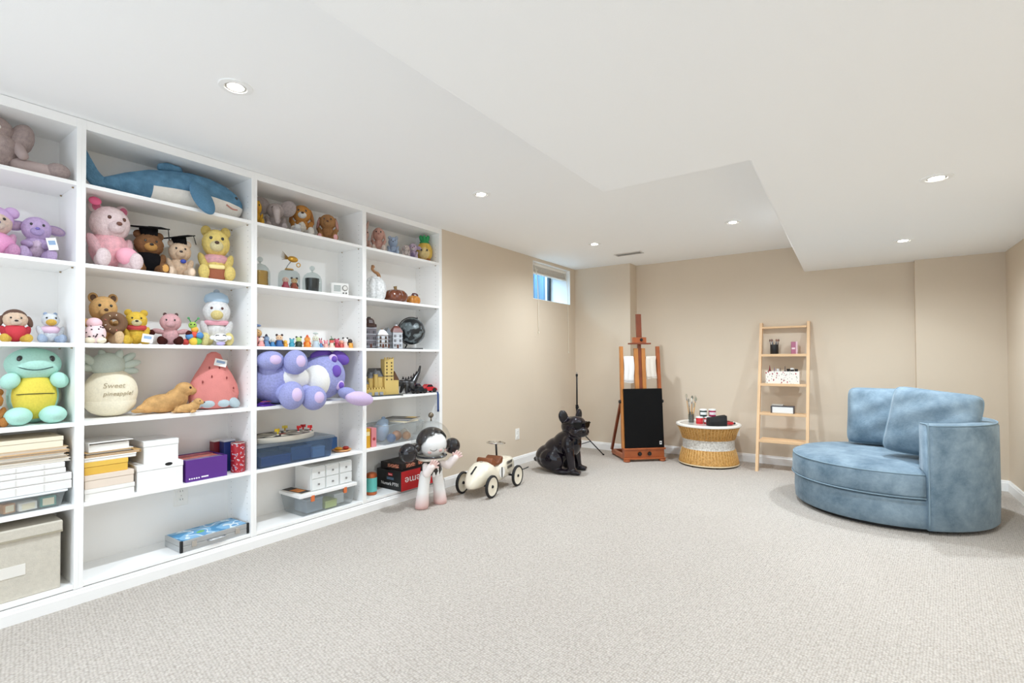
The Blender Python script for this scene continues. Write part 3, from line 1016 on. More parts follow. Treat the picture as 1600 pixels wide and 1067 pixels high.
# ------------------------------------------------------------------ easel
EW = P('#a5562a', rough=0.4, var=0.18, vs=9, bump=0.05, bs=60, coat=0.2, name='stained_beech')
EW2 = P('#bd7a3c', rough=0.4, var=0.12, vs=9, bump=0.05, bs=60, coat=0.2, name='honey_beech')
ED = P('#7c3a1d', rough=0.4, var=0.2, vs=9, coat=0.2, name='dark_beech')
EZ = thing('studio_easel', 'tall brown wooden studio easel standing in the corner', 'easel', (1.045, 5.158, 0), -47)
bx('drawer_box', EZ, EW, -0.075, -0.005, -0.225, 0.225, 0.035, 0.128)
bx('lower_tray_lip', EZ, EW, -0.03, 0.018, -0.235, 0.235, 0.026, 0.040)
bx('upper_tray', EZ, EW, -0.075, 0.012, -0.235, 0.235, 0.128, 0.145)
for y in (-0.055, 0.055):
    lathe('drawer_knob', EZ, P('#181412', rough=0.35), [(0, 0), (0.02, 0), (0.023, 0.006), (0.02, 0.014), (0, 0.016)], (-0.005, y, 0.083), 20, rot=(0, 90, 0))
for y in (-0.2, 0.2):
    lathe('bun_foot', EZ, EW, [(0, 0), (0.03, 0), (0.038, 0.010), (0.034, 0.024), (0, 0.026)], (-0.005, y, 0), 20)
    bx('base_rail', EZ, EW, -0.44, -0.075, y - 0.02, y + 0.02, 0.02, 0.065)
    ell('rear_foot', EZ, ED, (-0.42, y, 0.011), (0.02, 0.018, 0.011))
    # upright post and its diagonal strut
    s = 1 if y > 0 else -1
    m_ = EW2 if s < 0 else EW
    v = []
    for (x, z) in ((-0.03, 0.145), (-0.07, 0.145), (-0.145, 1.245), (-0.105, 1.245)):
        for dy in (-0.016, 0.016):
            v.append((x, s * (0.222 - 0.012 * (z > 0.5)) + dy, z))
    mesh('post', EZ, m_, v, [(0, 2, 4, 6), (7, 5, 3, 1), (0, 1, 3, 2), (2, 3, 5, 4), (4, 5, 7, 6), (6, 7, 1, 0)])
    mesh('strut', EZ, ED, [(x + dx, s * 0.222 + dy, z) for (x, z) in ((-0.42, 0.064), (-0.10, 0.66)) for dx in (-0.018, 0.018) for dy in (-0.012, 0.012)],
         [(0, 1, 3, 2), (4, 6, 7, 5), (0, 4, 5, 1), (2, 3, 7, 6), (0, 2, 6, 4), (1, 5, 7, 3)])
    kn = cyl('side_knob', EZ, P('#161314', rough=0.4), (-0.085, s * 0.232, 0.64), 0.018, 0.022, rot=(-90 * s, 0, 0), seg=14)
bx('rear_rail', EZ, ED, -0.44, -0.40, -0.18, 0.18, 0.02, 0.065)
bx('cross_bar', EZ, EW, -0.150, -0.118, -0.20, 0.20, 1.095, 1.130)
# mast in the middle
def tilt(name, mat, y0, y1, z0, z1, d0, d1, off=0.0):
    k = -0.075 / 1.1
    v = [(-0.05 + off + k * (z - 0.145) + dx, y, z) for z in (z0, z1) for dx in (d0, d1) for y in (y0, y1)]
    return mesh(name, EZ, mat, v, [(0, 1, 3, 2), (4, 6, 7, 5), (0, 4, 5, 1), (2, 3, 7, 6), (0, 2, 6, 4), (1, 5, 7, 3)])
tilt('mast_board', EW2, -0.062, -0.020, 0.145, 1.225, -0.02, 0.012)
tilt('mast_board', EW2, 0.020, 0.062, 0.145, 1.225, -0.02, 0.012)
tilt('mast_slider', ED, -0.019, 0.019, 0.145, 1.30, -0.015, 0.004)
tilt('top_mast', ED, -0.028, 0.028, 1.29, 1.605, -0.012, 0.014)
tilt('clamp_block', EW, -0.072, 0.072, 1.285, 1.345, -0.022, 0.03)
tilt('clamp_ledge', ED, -0.118, 0.118, 1.268, 1.284, -0.03, 0.045)
lathe('clamp_knob', EZ, P('#181412', rough=0.35), [(0, 0), (0.015, 0), (0.018, 0.008), (0.013, 0.016), (0, 0.017)], (-0.099, 0.012, 1.318), 16, rot=(0, 90, 0))
# black canvas
BB = thing('blank_canvas', 'large plain black canvas resting on the easel tray', 'canvas', (1.045, 5.158, 0), -47)
k = -0.0685
v = [(-0.012 + k * (z - 0.146) + dx, y, z) for z in (0.1462, 0.782) for dx in (-0.016, 0.004) for y in (-0.212, 0.226)]
mesh('canvas_panel', BB, P('#0a0a0b', rough=0.6, bump=0.1, bs=300, spec=0.15), v, [(0, 1, 3, 2), (4, 6, 7, 5), (0, 4, 5, 1), (2, 3, 7, 6), (0, 2, 6, 4), (1, 5, 7, 3)])
bx('price_sticker', BB, P('#e9e9e7', rough=0.5), -0.0105, -0.0095, 0.175, 0.2, 0.178, 0.215, bev=0)
bx('sticker_print', BB, P('#5c5c60', rough=0.5), -0.0095, -0.0091, 0.18, 0.195, 0.190, 0.206, bev=0)
# two cloths over the cross bar
def cloth(label, y0, y1, drop, c, seed):
    t = thing('hanging_cloth', label, 'cloth', (1.045, 5.158, 0), -47)
    rr = random.Random(seed)
    ph = rr.uniform(0, 6)
    v, f = [], []
    path = [(-0.154, 1.132 - drop * 0.8)] + [(-0.154, 1.132 - drop * 0.8 * (1 - i / 6)) for i in range(1, 7)] + [(-0.146, 1.1345), (-0.134, 1.1355), (-0.120, 1.1345), (-0.1135, 1.128)] + [(-0.1135 + 0.012 * (i / 8), 1.128 - drop * i / 8) for i in range(1, 9)]
    N = 18
    for i in range(N + 1):
        u = i / N
        y = y0 + (y1 - y0) * u
        for j, (x, z) in enumerate(path):
            w = max(0, 1.13 - z)
            s = 1 if x > -0.13 else -1
            v.append((x + s * abs(0.008 * math.sin(2.2 * u * math.pi + ph)) * min(1, w * 8), y + 0.006 * math.sin(w * 20 + ph) , z - 0.008 * math.sin(u * 3 + ph) * (j == len(path) - 1)))
    n = len(path)
    for i in range(N):
        for j in range(n - 1):
            f.append((i * n + j, i * n + j + 1, (i + 1) * n + j + 1, (i + 1) * n + j))
    o = mesh('cloth', t, P(c, rough=0.95, bump=0.3, bs=200, sheen=0.2), v, f, True)
    so_ = o.modifiers.new('thick', 'SOLIDIFY')
    so_.thickness = 0.004
    so_.offset = 0
    vh = [(x, y, z) for i in range(N + 1) for (x, y, z) in [v[i * n + n - 1]]]
    tube('hem', t, P(c, rough=0.95), vh, 0.0035, 6)
cloth('white towel hanging on the easel bar next to the window corner', -0.187, -0.069, 0.275, '#eceae8', 2)
cloth('cream cloth hanging on the easel bar beside the right post', 0.069, 0.187, 0.24, '#e3d9cc', 9)

# ------------------------------------------------------------------ light stand
LS = thing('light_stand', 'thin black tripod stand behind the dog statue', 'tripod', (0.25, 5.12, 0))
KM = P('#17171a', rough=0.4, metal=0.4)
tube('lower_tube', LS, KM, [(0, 0, 0.10), (0, 0, 0.55)], 0.0125, 10)
tube('upper_tube', LS, KM, [(0, 0, 0.55), (0, 0, 0.93)], 0.009, 10)
cyl('collar', LS, KM, (0, 0, 0.53), 0.017, 0.045, seg=16)
cyl('collar', LS, KM, (0, 0, 0.905), 0.013, 0.03, seg=16)
limb('collar_knob', LS, KM, (0.012, -0.01, 0.55), (0.03, -0.024, 0.55), 0.006, 0.009)
cyl('spigot', LS, P('#b9b5ae', rough=0.3, metal=0.9), (0, 0, 0.935), 0.006, 0.022, seg=12)
cyl('leg_hub', LS, KM, (0, 0, 0.285), 0.018, 0.035, seg=16)
cyl('brace_hub', LS, KM, (0, 0, 0.095), 0.016, 0.025, seg=16)
for a in (21, 141, 261):
    ca, sa = math.cos(R(a)), math.sin(R(a))
    tube('leg', LS, KM, [(0.012 * ca, 0.012 * sa, 0.30), (0.30 * ca, 0.30 * sa, 0.006)], 0.0065, 8)
    tube('brace', LS, KM, [(0.012 * ca, 0.012 * sa, 0.107), (0.155 * ca, 0.155 * sa, 0.155)], 0.0045, 8)
    ell('rubber_foot', LS, P('#0e0e0f', rough=0.8), (0.30 * ca, 0.30 * sa, 0.009), (0.011, 0.011, 0.009))

# ------------------------------------------------------------------ glossy dog statue
GB = P('#120c15', rough=0.1, coat=0.35, spec=0.3, var=0.35, vs=6, name='black_gloss')
DG = thing('dog_statue', 'glossy black sitting bulldog statue wearing sunglasses', 'statue', (0.535, 4.268, 0), 12)
TURN = -34                     # the head looks round towards the room
def hp(c):
    a = R(TURN)
    x, y = c[0] - 0.10, c[1]
    return (0.10 + x * math.cos(a) - y * math.sin(a), x * math.sin(a) + y * math.cos(a), c[2])
dp = [('e', (-0.125, 0, 0.135), (0.155, 0.135, 0.128)), ('e', (-0.06, 0, 0.20), (0.15, 0.13, 0.13), (0, -35, 0)), ('e', (0.02, 0, 0.27), (0.15, 0.125, 0.12), (0, -45, 0)),
      ('e', (0.085, 0, 0.285), (0.105, 0.125, 0.14)), ('e', (0.095, 0, 0.365), (0.10, 0.105, 0.11))]
for c, r in (((0.115, 0, 0.450), (0.118, 0.120, 0.100)), ((0.155, 0, 0.480), (0.090, 0.105, 0.075)), ((0.215, 0, 0.420), (0.068, 0.090, 0.058)), ((0.245, 0, 0.395), (0.048, 0.070, 0.036)),
             ((0.205, 0.062, 0.405), (0.060, 0.040, 0.048)), ((0.205, -0.062, 0.405), (0.060, 0.040, 0.048))):
    dp.append(('e', hp(c), r, (0, 0, TURN)))
for s in (-1, 1):
    dp += [('e', (-0.075, s * 0.115, 0.125), (0.125, 0.06, 0.105), (0, 20, 0)), ('e', (0.03, s * 0.14, 0.026), (0.085, 0.038, 0.026)),
           ('e', (0.085, s * 0.098, 0.275), (0.062, 0.05, 0.095)), ('l', (0.10, s * 0.108, 0.22), (0.125, s * 0.112, 0.05), 0.048, 0.037),
           ('e', (0.15, s * 0.114, 0.026), (0.058, 0.044, 0.026)),
           ('e', hp((0.085, s * 0.098, 0.545)), (0.024, 0.050, 0.072), (s * -16, 0, TURN + s * 18))]
    for d in (-0.024, 0.0, 0.024):
        dp.append(('e', (0.195, s * 0.114 + d, 0.02), (0.02, 0.014, 0.02)))
dp.append(('e', (-0.26, 0.0, 0.10), (0.05, 0.025, 0.03)))
blob('body', DG, GB, dp, 0.0075, 7)
SG = P('#050506', rough=0.15, spec=0.25)
def lens(y):
    return [(y + 0.048 * x, 0.032 * z) for x, z in ((-0.85, 0.9), (0.9, 1.0), (1.0, 0.5), (0.75, -0.55), (0.3, -1.0), (-0.45, -1.0), (-0.9, -0.3))]
for s in (-1, 1):
    pl = [(s * y, z) for y, z in lens(0)]
    prism('sunglass_lens', DG, SG, pl, 0.012, loc=hp((0.252, s * 0.058, 0.474)), rot=(90, 0, 90 + TURN + s * 16), bev=0.003)
    tube('sunglass_temple', DG, SG, [hp((0.245, s * 0.105, 0.492)), hp((0.17, s * 0.118, 0.492)), hp((0.085, s * 0.116, 0.486))], 0.006, 8)
    ell('inner_ear', DG, P('#0b070c', rough=0.3), hp((0.103, s * 0.096, 0.545)), (0.010, 0.032, 0.052), (s * -16, 0, TURN + s * 18))
tube('sunglass_bridge', DG, SG, [hp((0.262, -0.02, 0.49)), hp((0.268, 0, 0.494)), hp((0.262, 0.02, 0.49))], 0.006, 8)
ell('nose', DG, P('#0a080a', rough=0.3), hp((0.283, 0, 0.425)), (0.018, 0.027, 0.018), (0, 0, TURN))
tube('mouth_line', DG, P('#050405', rough=0.5), [hp(q) for q in ((0.262, -0.065, 0.378), (0.283, -0.03, 0.388), (0.292, 0, 0.398), (0.283, 0.03, 0.388), (0.262, 0.065, 0.378))], 0.003, 6, sm=4)
# cord trailing along the skirting behind the statue
tag(tube('floor_cord', None, P('#2a2a2c', rough=0.6), [(0.16, 4.22, 0.006), (0.17, 4.14, 0.005), (0.17, 4.02, 0.005), (0.15, 3.92, 0.005), (0.10, 3.80, 0.005)], 0.004, 6, sm=6), 'thin dark cord on the carpet between toy car and dog statue', 'cord')

# ------------------------------------------------------------------ ride-on toy car
CR = P('#ece3cf', rough=0.22, coat=0.6, name='cream_enamel')
TY = P('#151414', rough=0.7)
CHR = P('#d9d6d0', rough=0.12, metal=1.0)
TC = thing('toy_car', 'cream vintage ride-on toy racing car with a brown seat', 'toy car', (0.365, 3.325, 0), 96)
sec = [(-0.345, 0.012, 0.095, 0.115), (-0.335, 0.034, 0.080, 0.140), (-0.31, 0.056, 0.072, 0.172), (-0.27, 0.076, 0.068, 0.207), (-0.22, 0.091, 0.066, 0.238), (-0.17, 0.099, 0.066, 0.258), (-0.12, 0.102, 0.066, 0.262),
       (-0.085, 0.103, 0.066, 0.248), (-0.06, 0.103, 0.066, 0.225), (0.0, 0.103, 0.066, 0.216), (0.045, 0.102, 0.066, 0.232), (0.07, 0.100, 0.067, 0.250), (0.13, 0.094, 0.069, 0.256), (0.22, 0.083, 0.073, 0.252), (0.275, 0.075, 0.078, 0.244), (0.29, 0.068, 0.085, 0.236)]
rings = []
for x, w, z0, z1 in sec:
    zc, hz = (z0 + z1) / 2, (z1 - z0) / 2
    rings.append([(x, w * sup(2 * math.pi * i / 28, 2.7)[0], zc + hz * sup(2 * math.pi * i / 28, 2.7)[1]) for i in range(28)])
loft('body_shell', TC, CR, rings)
# padded seat: saddle profile extruded across the car
sp = [(-0.105, 0.215), (-0.112, 0.262), (-0.100, 0.284), (-0.078, 0.286), (-0.058, 0.270), (-0.030, 0.246), (-0.008, 0.238), (0.018, 0.246), (0.040, 0.268), (0.062, 0.281), (0.080, 0.277), (0.084, 0.258), (0.07, 0.215)]
prism('seat', TC, P('#7a4526', rough=0.45, var=0.15, vs=9), sp, 0.15, rot=(90, 0, 0), bev=0.008, smooth=True)
for nm, x, r in (('rear', -0.215, 0.0905), ('front', 0.212, 0.0905)):
    tube('axle', TC, TY, [(x, -0.135, r), (x, 0.135, r)], 0.009, 8)
    for s in (-1, 1):
        w = thing('wheel', None, None, (x, s * 0.143, r))
        w.parent = TC
        lathe('tyre', w, TY, [(0.074, -0.011), (0.084, -0.012), (0.090, -0.006), (0.0905, 0), (0.090, 0.006), (0.084, 0.012), (0.074, 0.011)], rot=(90, 0, 0), seg=44, close=True)
        lathe('disc', w, CR, [(0, -0.006), (0.03, -0.006), (0.06, -0.003), (0.070, -0.008), (0.0755, -0.008), (0.0755, 0.008), (0.070, 0.008), (0.06, 0.003), (0.03, 0.006), (0, 0.006)], rot=(90, 0, 0), seg=36)
        lathe('hub', w, TY, [(0, -0.014), (0.010, -0.013), (0.013, -0.008), (0.013, 0.008), (0.010, 0.013), (0, 0.014)], rot=(90, 0, 0), seg=18)
tube('steering_post', TC, P('#2a2a2c', rough=0.3, metal=0.6), [(0.100, 0, 0.245), (0.088, 0, 0.375)], 0.0085, 10)
sw = [(0.086 + 0.078 * math.cos(q * math.pi / 20), 0.078 * math.sin(q * math.pi / 20), 0.386 - 0.006 * math.cos(q * math.pi / 20)) for q in range(40)]
wh = tube('steering_wheel', TC, CHR, sw, 0.007, 8, closed=True)
for a in (0, 120, 240):
    tube('spoke', wh, CHR, [(0.087, 0, 0.384), (0.086 + 0.076 * math.cos(R(a)), 0.076 * math.sin(R(a)), 0.386)], 0.005, 6)
ell('hub_cap', wh, CHR, (0.087, 0, 0.387), (0.018, 0.018, 0.008))
GRL = P('#8c877d', rough=0.4, metal=0.4)
for s in (-1, 1):
    for z in (0.215, 0.175):
        g = box('side_vent', TC, GRL, (0.17, s * 0.0885, z), (0.11, 0.008, 0.024), rot=(R(0), 0, R(-s * 7.5)), bev=0.002)
        for i in range(4):
            box('louvre', g, P('#5f5b54', rough=0.5), (0, s * 0.0045, -0.008 + i * 0.0055), (0.1, 0.002, 0.0018), bev=0)
    # racing number on each flank
    lathe('number_disc', TC, P('#f5f3ef', rough=0.3), [(0, 0), (0.046, 0), (0.046, 0.0025), (0, 0.0025)], (0.015, s * 0.1015, 0.155), 28, rot=(-90 * s, 0, 0))
    box('number_one', TC, TY, (0.012, s * 0.1045, 0.155), (0.014, 0.002, 0.088), bev=0)
nb = box('number_one', TC, TY, (-0.262, -0.0, 0.2145), (0.092, 0.014, 0.004), rot=(0, R(-31.5), 0), bev=0)
lathe('filler_cap', TC, CHR, [(0, 0), (0.011, 0), (0.011, 0.008), (0.007, 0.011), (0, 0.011)], (-0.148, 0, 0.258), 14)
lathe('grille', TC, GRL, [(0, 0), (0.05, 0), (0.05, 0.004), (0, 0.005)], (0.289, 0, 0.16), 24, rot=(0, 90, 0))

# ------------------------------------------------------------------ toy spaceman figure on the carpet
def fade(lo, hi, z0, z1, rough=0.3):
    """paint that changes colour along the piece, as sprayed on the toy"""
    m = bpy.data.materials.new('sprayed_paint')
    m.use_nodes = True
    nt = m.node_tree
    b = nt.nodes['Principled BSDF']
    b.inputs['Roughness'].default_value = rough
    tc = nt.nodes.new('ShaderNodeTexCoord')
    sx = nt.nodes.new('ShaderNodeSeparateXYZ')
    nt.links.new(tc.outputs['Object'], sx.inputs[0])
    mr = nt.nodes.new('ShaderNodeMapRange')
    mr.inputs['From Min'].default_value = z0
    mr.inputs['From Max'].default_value = z1
    nt.links.new(sx.outputs['Z'], mr.inputs['Value'])
    mx = nt.nodes.new('ShaderNodeMix')
    mx.data_type = 'RGBA'
    mx.inputs['A'].default_value = hexl(lo)
    mx.inputs['B'].default_value = hexl(hi)
    nt.links.new(mr.outputs[0], mx.inputs['Factor'])
    nt.links.new(mx.outputs['Result'], b.inputs['Base Color'])
    return m
LEGM = fade('#d9a9a2', '#f1efec', 0.0, 0.12)
SKIN = P('#f2e6e2', rough=0.3)
PINK = P('#eccac4', rough=0.35)
DARK = P('#1d1513', rough=0.25, coat=0.3)
FG = thing('toy_figure', 'large white vinyl toy figure in a clear bubble helmet by the bookcase', 'toy figure', (0.27, 2.705, 0), -8)
for s in (-1, 1):
    rr = []
    for z, r, yy, xx in ((0.0, 0.044, 0.088, 0.0), (0.004, 0.049, 0.088, 0.0), (0.03, 0.051, 0.086, 0.0), (0.08, 0.047, 0.081, 0), (0.15, 0.042, 0.071, 0), (0.21, 0.043, 0.060, 0), (0.255, 0.044, 0.05, 0), (0.285, 0.036, 0.042, 0)):
        rr.append([(xx + r * math.cos(q * math.pi / 10), s * yy + r * math.sin(q * math.pi / 10), z) for q in range(20)])
    loft('leg', FG, LEGM, rr)
lathe('torso', FG, DARK, [(0, 0.235), (0.075, 0.245), (0.083, 0.275), (0.07, 0.32), (0.05, 0.355), (0, 0.36)], seg=28)
for a, h in ((-22, 0.03), (4, 0.05), (30, 0.025)):
    ca, sa = math.cos(R(a)), math.sin(R(a))
    limb('white_drip', FG, P('#f1efec', rough=0.3), (0.07 * ca, 0.07 * sa, 0.245), (0.076 * ca, 0.076 * sa, 0.245 + h), 0.014, 0.006)
ARM = [((0.0, 0.065, 0.315), (0.03, 0.14, 0.290), (0.06, 0.185, 0.345)), ((0.02, -0.068, 0.315), (0.085, -0.105, 0.275), (0.115, -0.085, 0.325))]
for (a, b, c) in ARM:
    s = 1 if a[1] > 0 else -1
    blob('arm', FG, SKIN, [('l', a, b, 0.024, 0.032), ('l', b, c, 0.032, 0.030)], 0.006, 4)
    c = Vector(c)
    up = (c - Vector(b)).normalized()
    side = up.cross(Vector((1, 0, 0.2))).normalized()
    fing = [('e', tuple(c + up * 0.008), (0.022, 0.026, 0.026))]
    for i, (o_, L) in enumerate(((-0.022, 0.030), (-0.007, 0.038), (0.008, 0.036), (0.022, 0.026))):
        st = c + up * 0.018 + side * o_
        fing.append(('l', tuple(st), tuple(st + up * L + side * o_ * 0.45 + Vector((0.006, 0, 0))), 0.0085, 0.007))
    th_ = c + side * -0.02 * s
    fing.append(('l', tuple(th_), tuple(th_ + side * -0.026 * s + up * 0.014 + Vector((0.01, 0, 0))), 0.0085, 0.0072))
    blob('hand', FG, PINK, fing, 0.0035, 3)
lathe('collar', FG, P('#e9e2d4', rough=0.3), [(0, 0.345), (0.095, 0.350), (0.112, 0.362), (0.108, 0.374), (0.09, 0.378), (0, 0.378)], seg=36)
lathe('helmet_ring', FG, P('#27272a', rough=0.2, coat=0.6), [(0.102, 0.374), (0.118, 0.376), (0.122, 0.384), (0.114, 0.391), (0.102, 0.388)], seg=40, close=True)
ell('head', FG, P('#f4f1ef', rough=0.3), (0.022, 0, 0.470), (0.100, 0.108, 0.098))
# hair: bowl over the back of the head with ragged fringe
hv, hf = [], []
NU, NV = 40, 14
for i in range(NU):
    a = 2 * math.pi * i / NU
    front = max(0, math.cos(a))
    jag = 0.10 * math.sin(9 * a) + 0.06 * math.sin(17 * a + 1)
    end = R(118) - front ** 0.7 * R(78) + jag * (0.3 + front)
    for j in range(NV + 1):
        p_ = end * j / NV
        hv.append((0.008 + 0.119 * math.sin(p_) * math.cos(a), 0.119 * math.sin(p_) * math.sin(a), 0.482 + 0.117 * math.cos(p_)))
for i in range(NU):
    for j in range(NV):
        hf.append((i * (NV + 1) + j, ((i + 1) % NU) * (NV + 1) + j, ((i + 1) % NU) * (NV + 1) + j + 1, i * (NV + 1) + j + 1))
hair = mesh('hair', FG, DARK, hv, hf, True)
sm_ = hair.modifiers.new('thick', 'SOLIDIFY')
sm_.thickness = 0.006
def on_face(az, el, k=1.01):
    a, e = R(az), R(el)
    return (0.022 + 0.100 * k * math.cos(e) * math.cos(a), 0.108 * k * math.cos(e) * math.sin(a), 0.470 + 0.098 * k * math.sin(e))
for s in (-1, 1):
    tube('closed_eye', FG, P('#241c1c', rough=0.5), [on_face(s * 32 + d, -14 - 8 * (1 - (d / 15) ** 2)) for d in (-15, -9, -3, 3, 9, 15)], 0.0018, 6)
    ell('blush', FG, P('#e4b6b0', rough=0.4), on_face(s * 50, -30, 0.955), (0.012, 0.018, 0.012))
ell('nose', FG, P('#d8a8a2', rough=0.35), on_face(0, -22, 1.0), (0.010, 0.014, 0.011))
ell('helmet', FG, clear('#fafbfb', 0.995, 0.004, 0.02), (0.0, 0, 0.495), 0.150)
for s, r in ((-1, 0.070), (1, 0.063)):
    limb('bun_stalk', FG, DARK, (0, s * 0.125, 0.455), (0.0, s * 0.16, 0.445), 0.03, 0.024)
    ell('hair_bun', FG, P('#151116', rough=0.08, coat=0.3), (0.0, s * 0.208, 0.428), r)
tube('antenna', FG, P('#8d7f6a', rough=0.3, metal=0.6), [(0, 0, 0.643), (0, 0, 0.672)], 0.006, 8)
ell('antenna_ball', FG, P('#7a6f60', rough=0.25, metal=0.6), (0, 0, 0.688), 0.021)

# ------------------------------------------------------------------ plush toys
EYE = P('#120d0c', rough=0.1, coat=0.6)
def plush(name, label, cat, loc, h, rz, c, ear='round', earc=None, muz=None, nose='#3a2620', belly=None, pad=None, legs=True, wid=1.0, hd=1.0,
          arms='down', armc=None, fz=0.022, eyes=True, footc=None, group='plush toys on the shelves', snout=1.0, eyec=None):
    """sitting stuffed animal facing local +x; h is its full height"""
    t = thing(name, label, cat, (loc[0], loc[1], loc[2] + fz * 0.13 * h), rz, group)
    F = fur(c)
    k = h
    def E_(nm, c_, r_, m=F, rot=(0, 0, 0), fuzz=fz):
        return ell(nm, t, m, (c_[0] * k, c_[1] * k * wid, c_[2] * k), (r_[0] * k, r_[1] * k * wid, r_[2] * k), rot, fuzz)
    E_('torso', (0, 0, 0.285), (0.20, 0.22, 0.275))
    if belly:
        E_('belly_patch', (0.055, 0, 0.27), (0.165, 0.165, 0.215), fur(belly))
    hz = 0.67
    E_('head', (0.035, 0, hz), (0.235 * hd, 0.265 * hd, 0.245 * hd))
    M_ = fur(muz) if muz else F
    E_('muzzle', (0.20 * hd + 0.02, 0, hz - 0.07), (0.10 * snout, 0.125, 0.095), M_)
    if nose:
        ell('nose', t, P(nose, rough=0.35), (k * (0.285 * hd + 0.035 + (snout - 1) * 0.1), 0, k * (hz - 0.03)), (0.026 * k, 0.042 * k * wid, 0.028 * k))
    if eyes:
        for s in (-1, 1):
            ell('eye', t, P(eyec, rough=0.15) if eyec else EYE, (k * 0.245 * hd, s * 0.105 * k * wid, k * (hz + 0.055)), (0.016 * k, 0.024 * k, 0.028 * k))
    ec = fur(earc) if earc else F
    for s in (-1, 1):
        if ear == 'round':
            e = E_('ear', (0.0, s * 0.185 * hd, hz + 0.215 * hd), (0.055, 0.095, 0.095))
            ell('inner_ear', t, ec, (0.035 * k, s * 0.187 * k * wid * hd, k * (hz + 0.213 * hd)), (0.030 * k, 0.062 * k * wid, 0.062 * k))
        elif ear == 'tall':
            E_('ear', (-0.01, s * 0.13, hz + 0.36), (0.05, 0.085, 0.23), rot=(-s * 14, 0, 0))
            ell('inner_ear', t, ec, (0.03 * k, s * 0.132 * k * wid, k * (hz + 0.36)), (0.022 * k, 0.05 * k * wid, 0.18 * k), (-s * 14, 0, 0))
        elif ear == 'floppy':
            E_('ear', (0.02, s * 0.285, hz - 0.06), (0.085, 0.055, 0.22), rot=(s * 12, 0, 0))
            ell('inner_ear', t, ec, (0.065 * k, s * 0.292 * k * wid, k * (hz - 0.07)), (0.05 * k, 0.045 * k * wid, 0.17 * k), (s * 12, 0, 0))
        elif ear == 'wing':
            E_('ear', (-0.03, s * 0.34, hz + 0.03), (0.04, 0.19, 0.10), rot=(s * -14, 0, 0))
            ell('inner_ear', t, ec, (0.0, s * 0.345 * k * wid, k * (hz + 0.03)), (0.02 * k, 0.15 * k * wid, 0.07 * k), (s * -14, 0, 0))
        elif ear == 'small':
            E_('ear', (0.0, s * 0.14 * hd, hz + 0.22 * hd), (0.035, 0.05, 0.055), ec)
        AM = fur(armc) if armc else F
        if arms == 'down':
            E_('arm', (0.09, s * 0.235, 0.33), (0.085, 0.078, 0.185), AM, rot=(s * -16, -26, 0))
        elif arms == 'out':
            E_('arm', (0.06, s * 0.31, 0.40), (0.075, 0.17, 0.075), AM, rot=(s * 12, 0, 0))
        elif arms == 'front':
            E_('arm', (0.17, s * 0.17, 0.33), (0.15, 0.075, 0.075), AM, rot=(0, 10, -s * 25))
        if legs:
            FM = fur(footc) if footc else F
            E_('leg', (0.20, s * 0.185, 0.105), (0.20, 0.105, 0.105), FM, rot=(0, 0, s * 14))
            E_('foot', (0.365, s * 0.235, 0.125), (0.075, 0.10, 0.125), FM)
            if pad:
                ell('foot_pad', t, felt(pad), (0.415 * k, s * 0.243 * k * wid, 0.125 * k), (0.030 * k, 0.068 * k * wid, 0.088 * k))
    return t

def cap(t, h, z, x=0.0, tilt=(0, 0, 0), s=1.0):
    """graduation cap"""
    g = bpy.data.objects.new('graduation_cap', None)
    g.location = (x, 0, z)
    g.rotation_euler = tuple(R(a) for a in tilt)
    g.empty_display_size = 0.01
    link(g, t)
    B_ = felt('#141315')
    lathe('cap_crown', g, B_, [(0, -0.022 * s), (0.038 * s, -0.022 * s), (0.042 * s, 0.022 * s), (0.04 * s, 0.027 * s), (0, 0.028 * s)], seg=24)
    box('cap_board', g, B_, (0, 0, 0.03 * s), (0.135 * s, 0.135 * s, 0.007 * s), rot=(0, 0, R(40)), bev=0.001)
    tube('cap_tassel', g, P('#2a2826', rough=0.8), [(0, 0, 0.036 * s), (0.03 * s, 0.05 * s, 0.036 * s), (0.05 * s, 0.078 * s, 0.03 * s), (0.052 * s, 0.08 * s, -0.03 * s)], 0.0025 * s, 6)

def hangtag(t, loc, w, h, c='#f0eeea', rot=(0, 0, 0), pr='#8fa8c8'):
    o = box('paper_tag', t, P(c, rough=0.6), loc, (0.0015, w, h), rot=tuple(R(a) for a in rot), bev=0)
    box('tag_print', o, P(pr, rough=0.6), (0.001, 0, 0.1 * h), (0.0006, w * 0.7, h * 0.35), bev=0)

S1, S2, S3, S4, S5, S6 = [z + 0.0005 for z in SHZ]

# --- first bookcase, cut by the picture edge
t = thing('plush_rabbit', 'grey mauve long-legged plush half out of the picture on the top shelf', 'plush toy', (-0.14, 0.455, S1), 0, 'plush toys on the shelves')
MF = fur('#a8938e')
ell('torso', t, MF, (0, -0.02, 0.092), (0.075, 0.085, 0.088), fuzz=0.022)
ell('head', t, MF, (0.0, -0.035, 0.185), (0.07, 0.075, 0.062), fuzz=0.022)
ell('ear', t, MF, (0.01, 0.062, 0.165), (0.03, 0.042, 0.075), (-14, 0, 0), 0.022)
limb('leg', t, MF, (0.05, 0.05, 0.038), (0.085, 0.155, 0.032), 0.03, 0.027)
ell('foot', t, MF, (0.09, 0.172, 0.039), (0.038, 0.042, 0.036), fuzz=0.022)
limb('leg', t, MF, (0.05, -0.06, 0.038), (0.12, -0.11, 0.032), 0.032, 0.028)
limb('arm', t, MF, (0.03, 0.05, 0.12), (0.085, 0.055, 0.075), 0.022, 0.02)
ell('nose', t, P('#e8e4e2', rough=0.5), (0.07, -0.03, 0.18), (0.012, 0.02, 0.014))

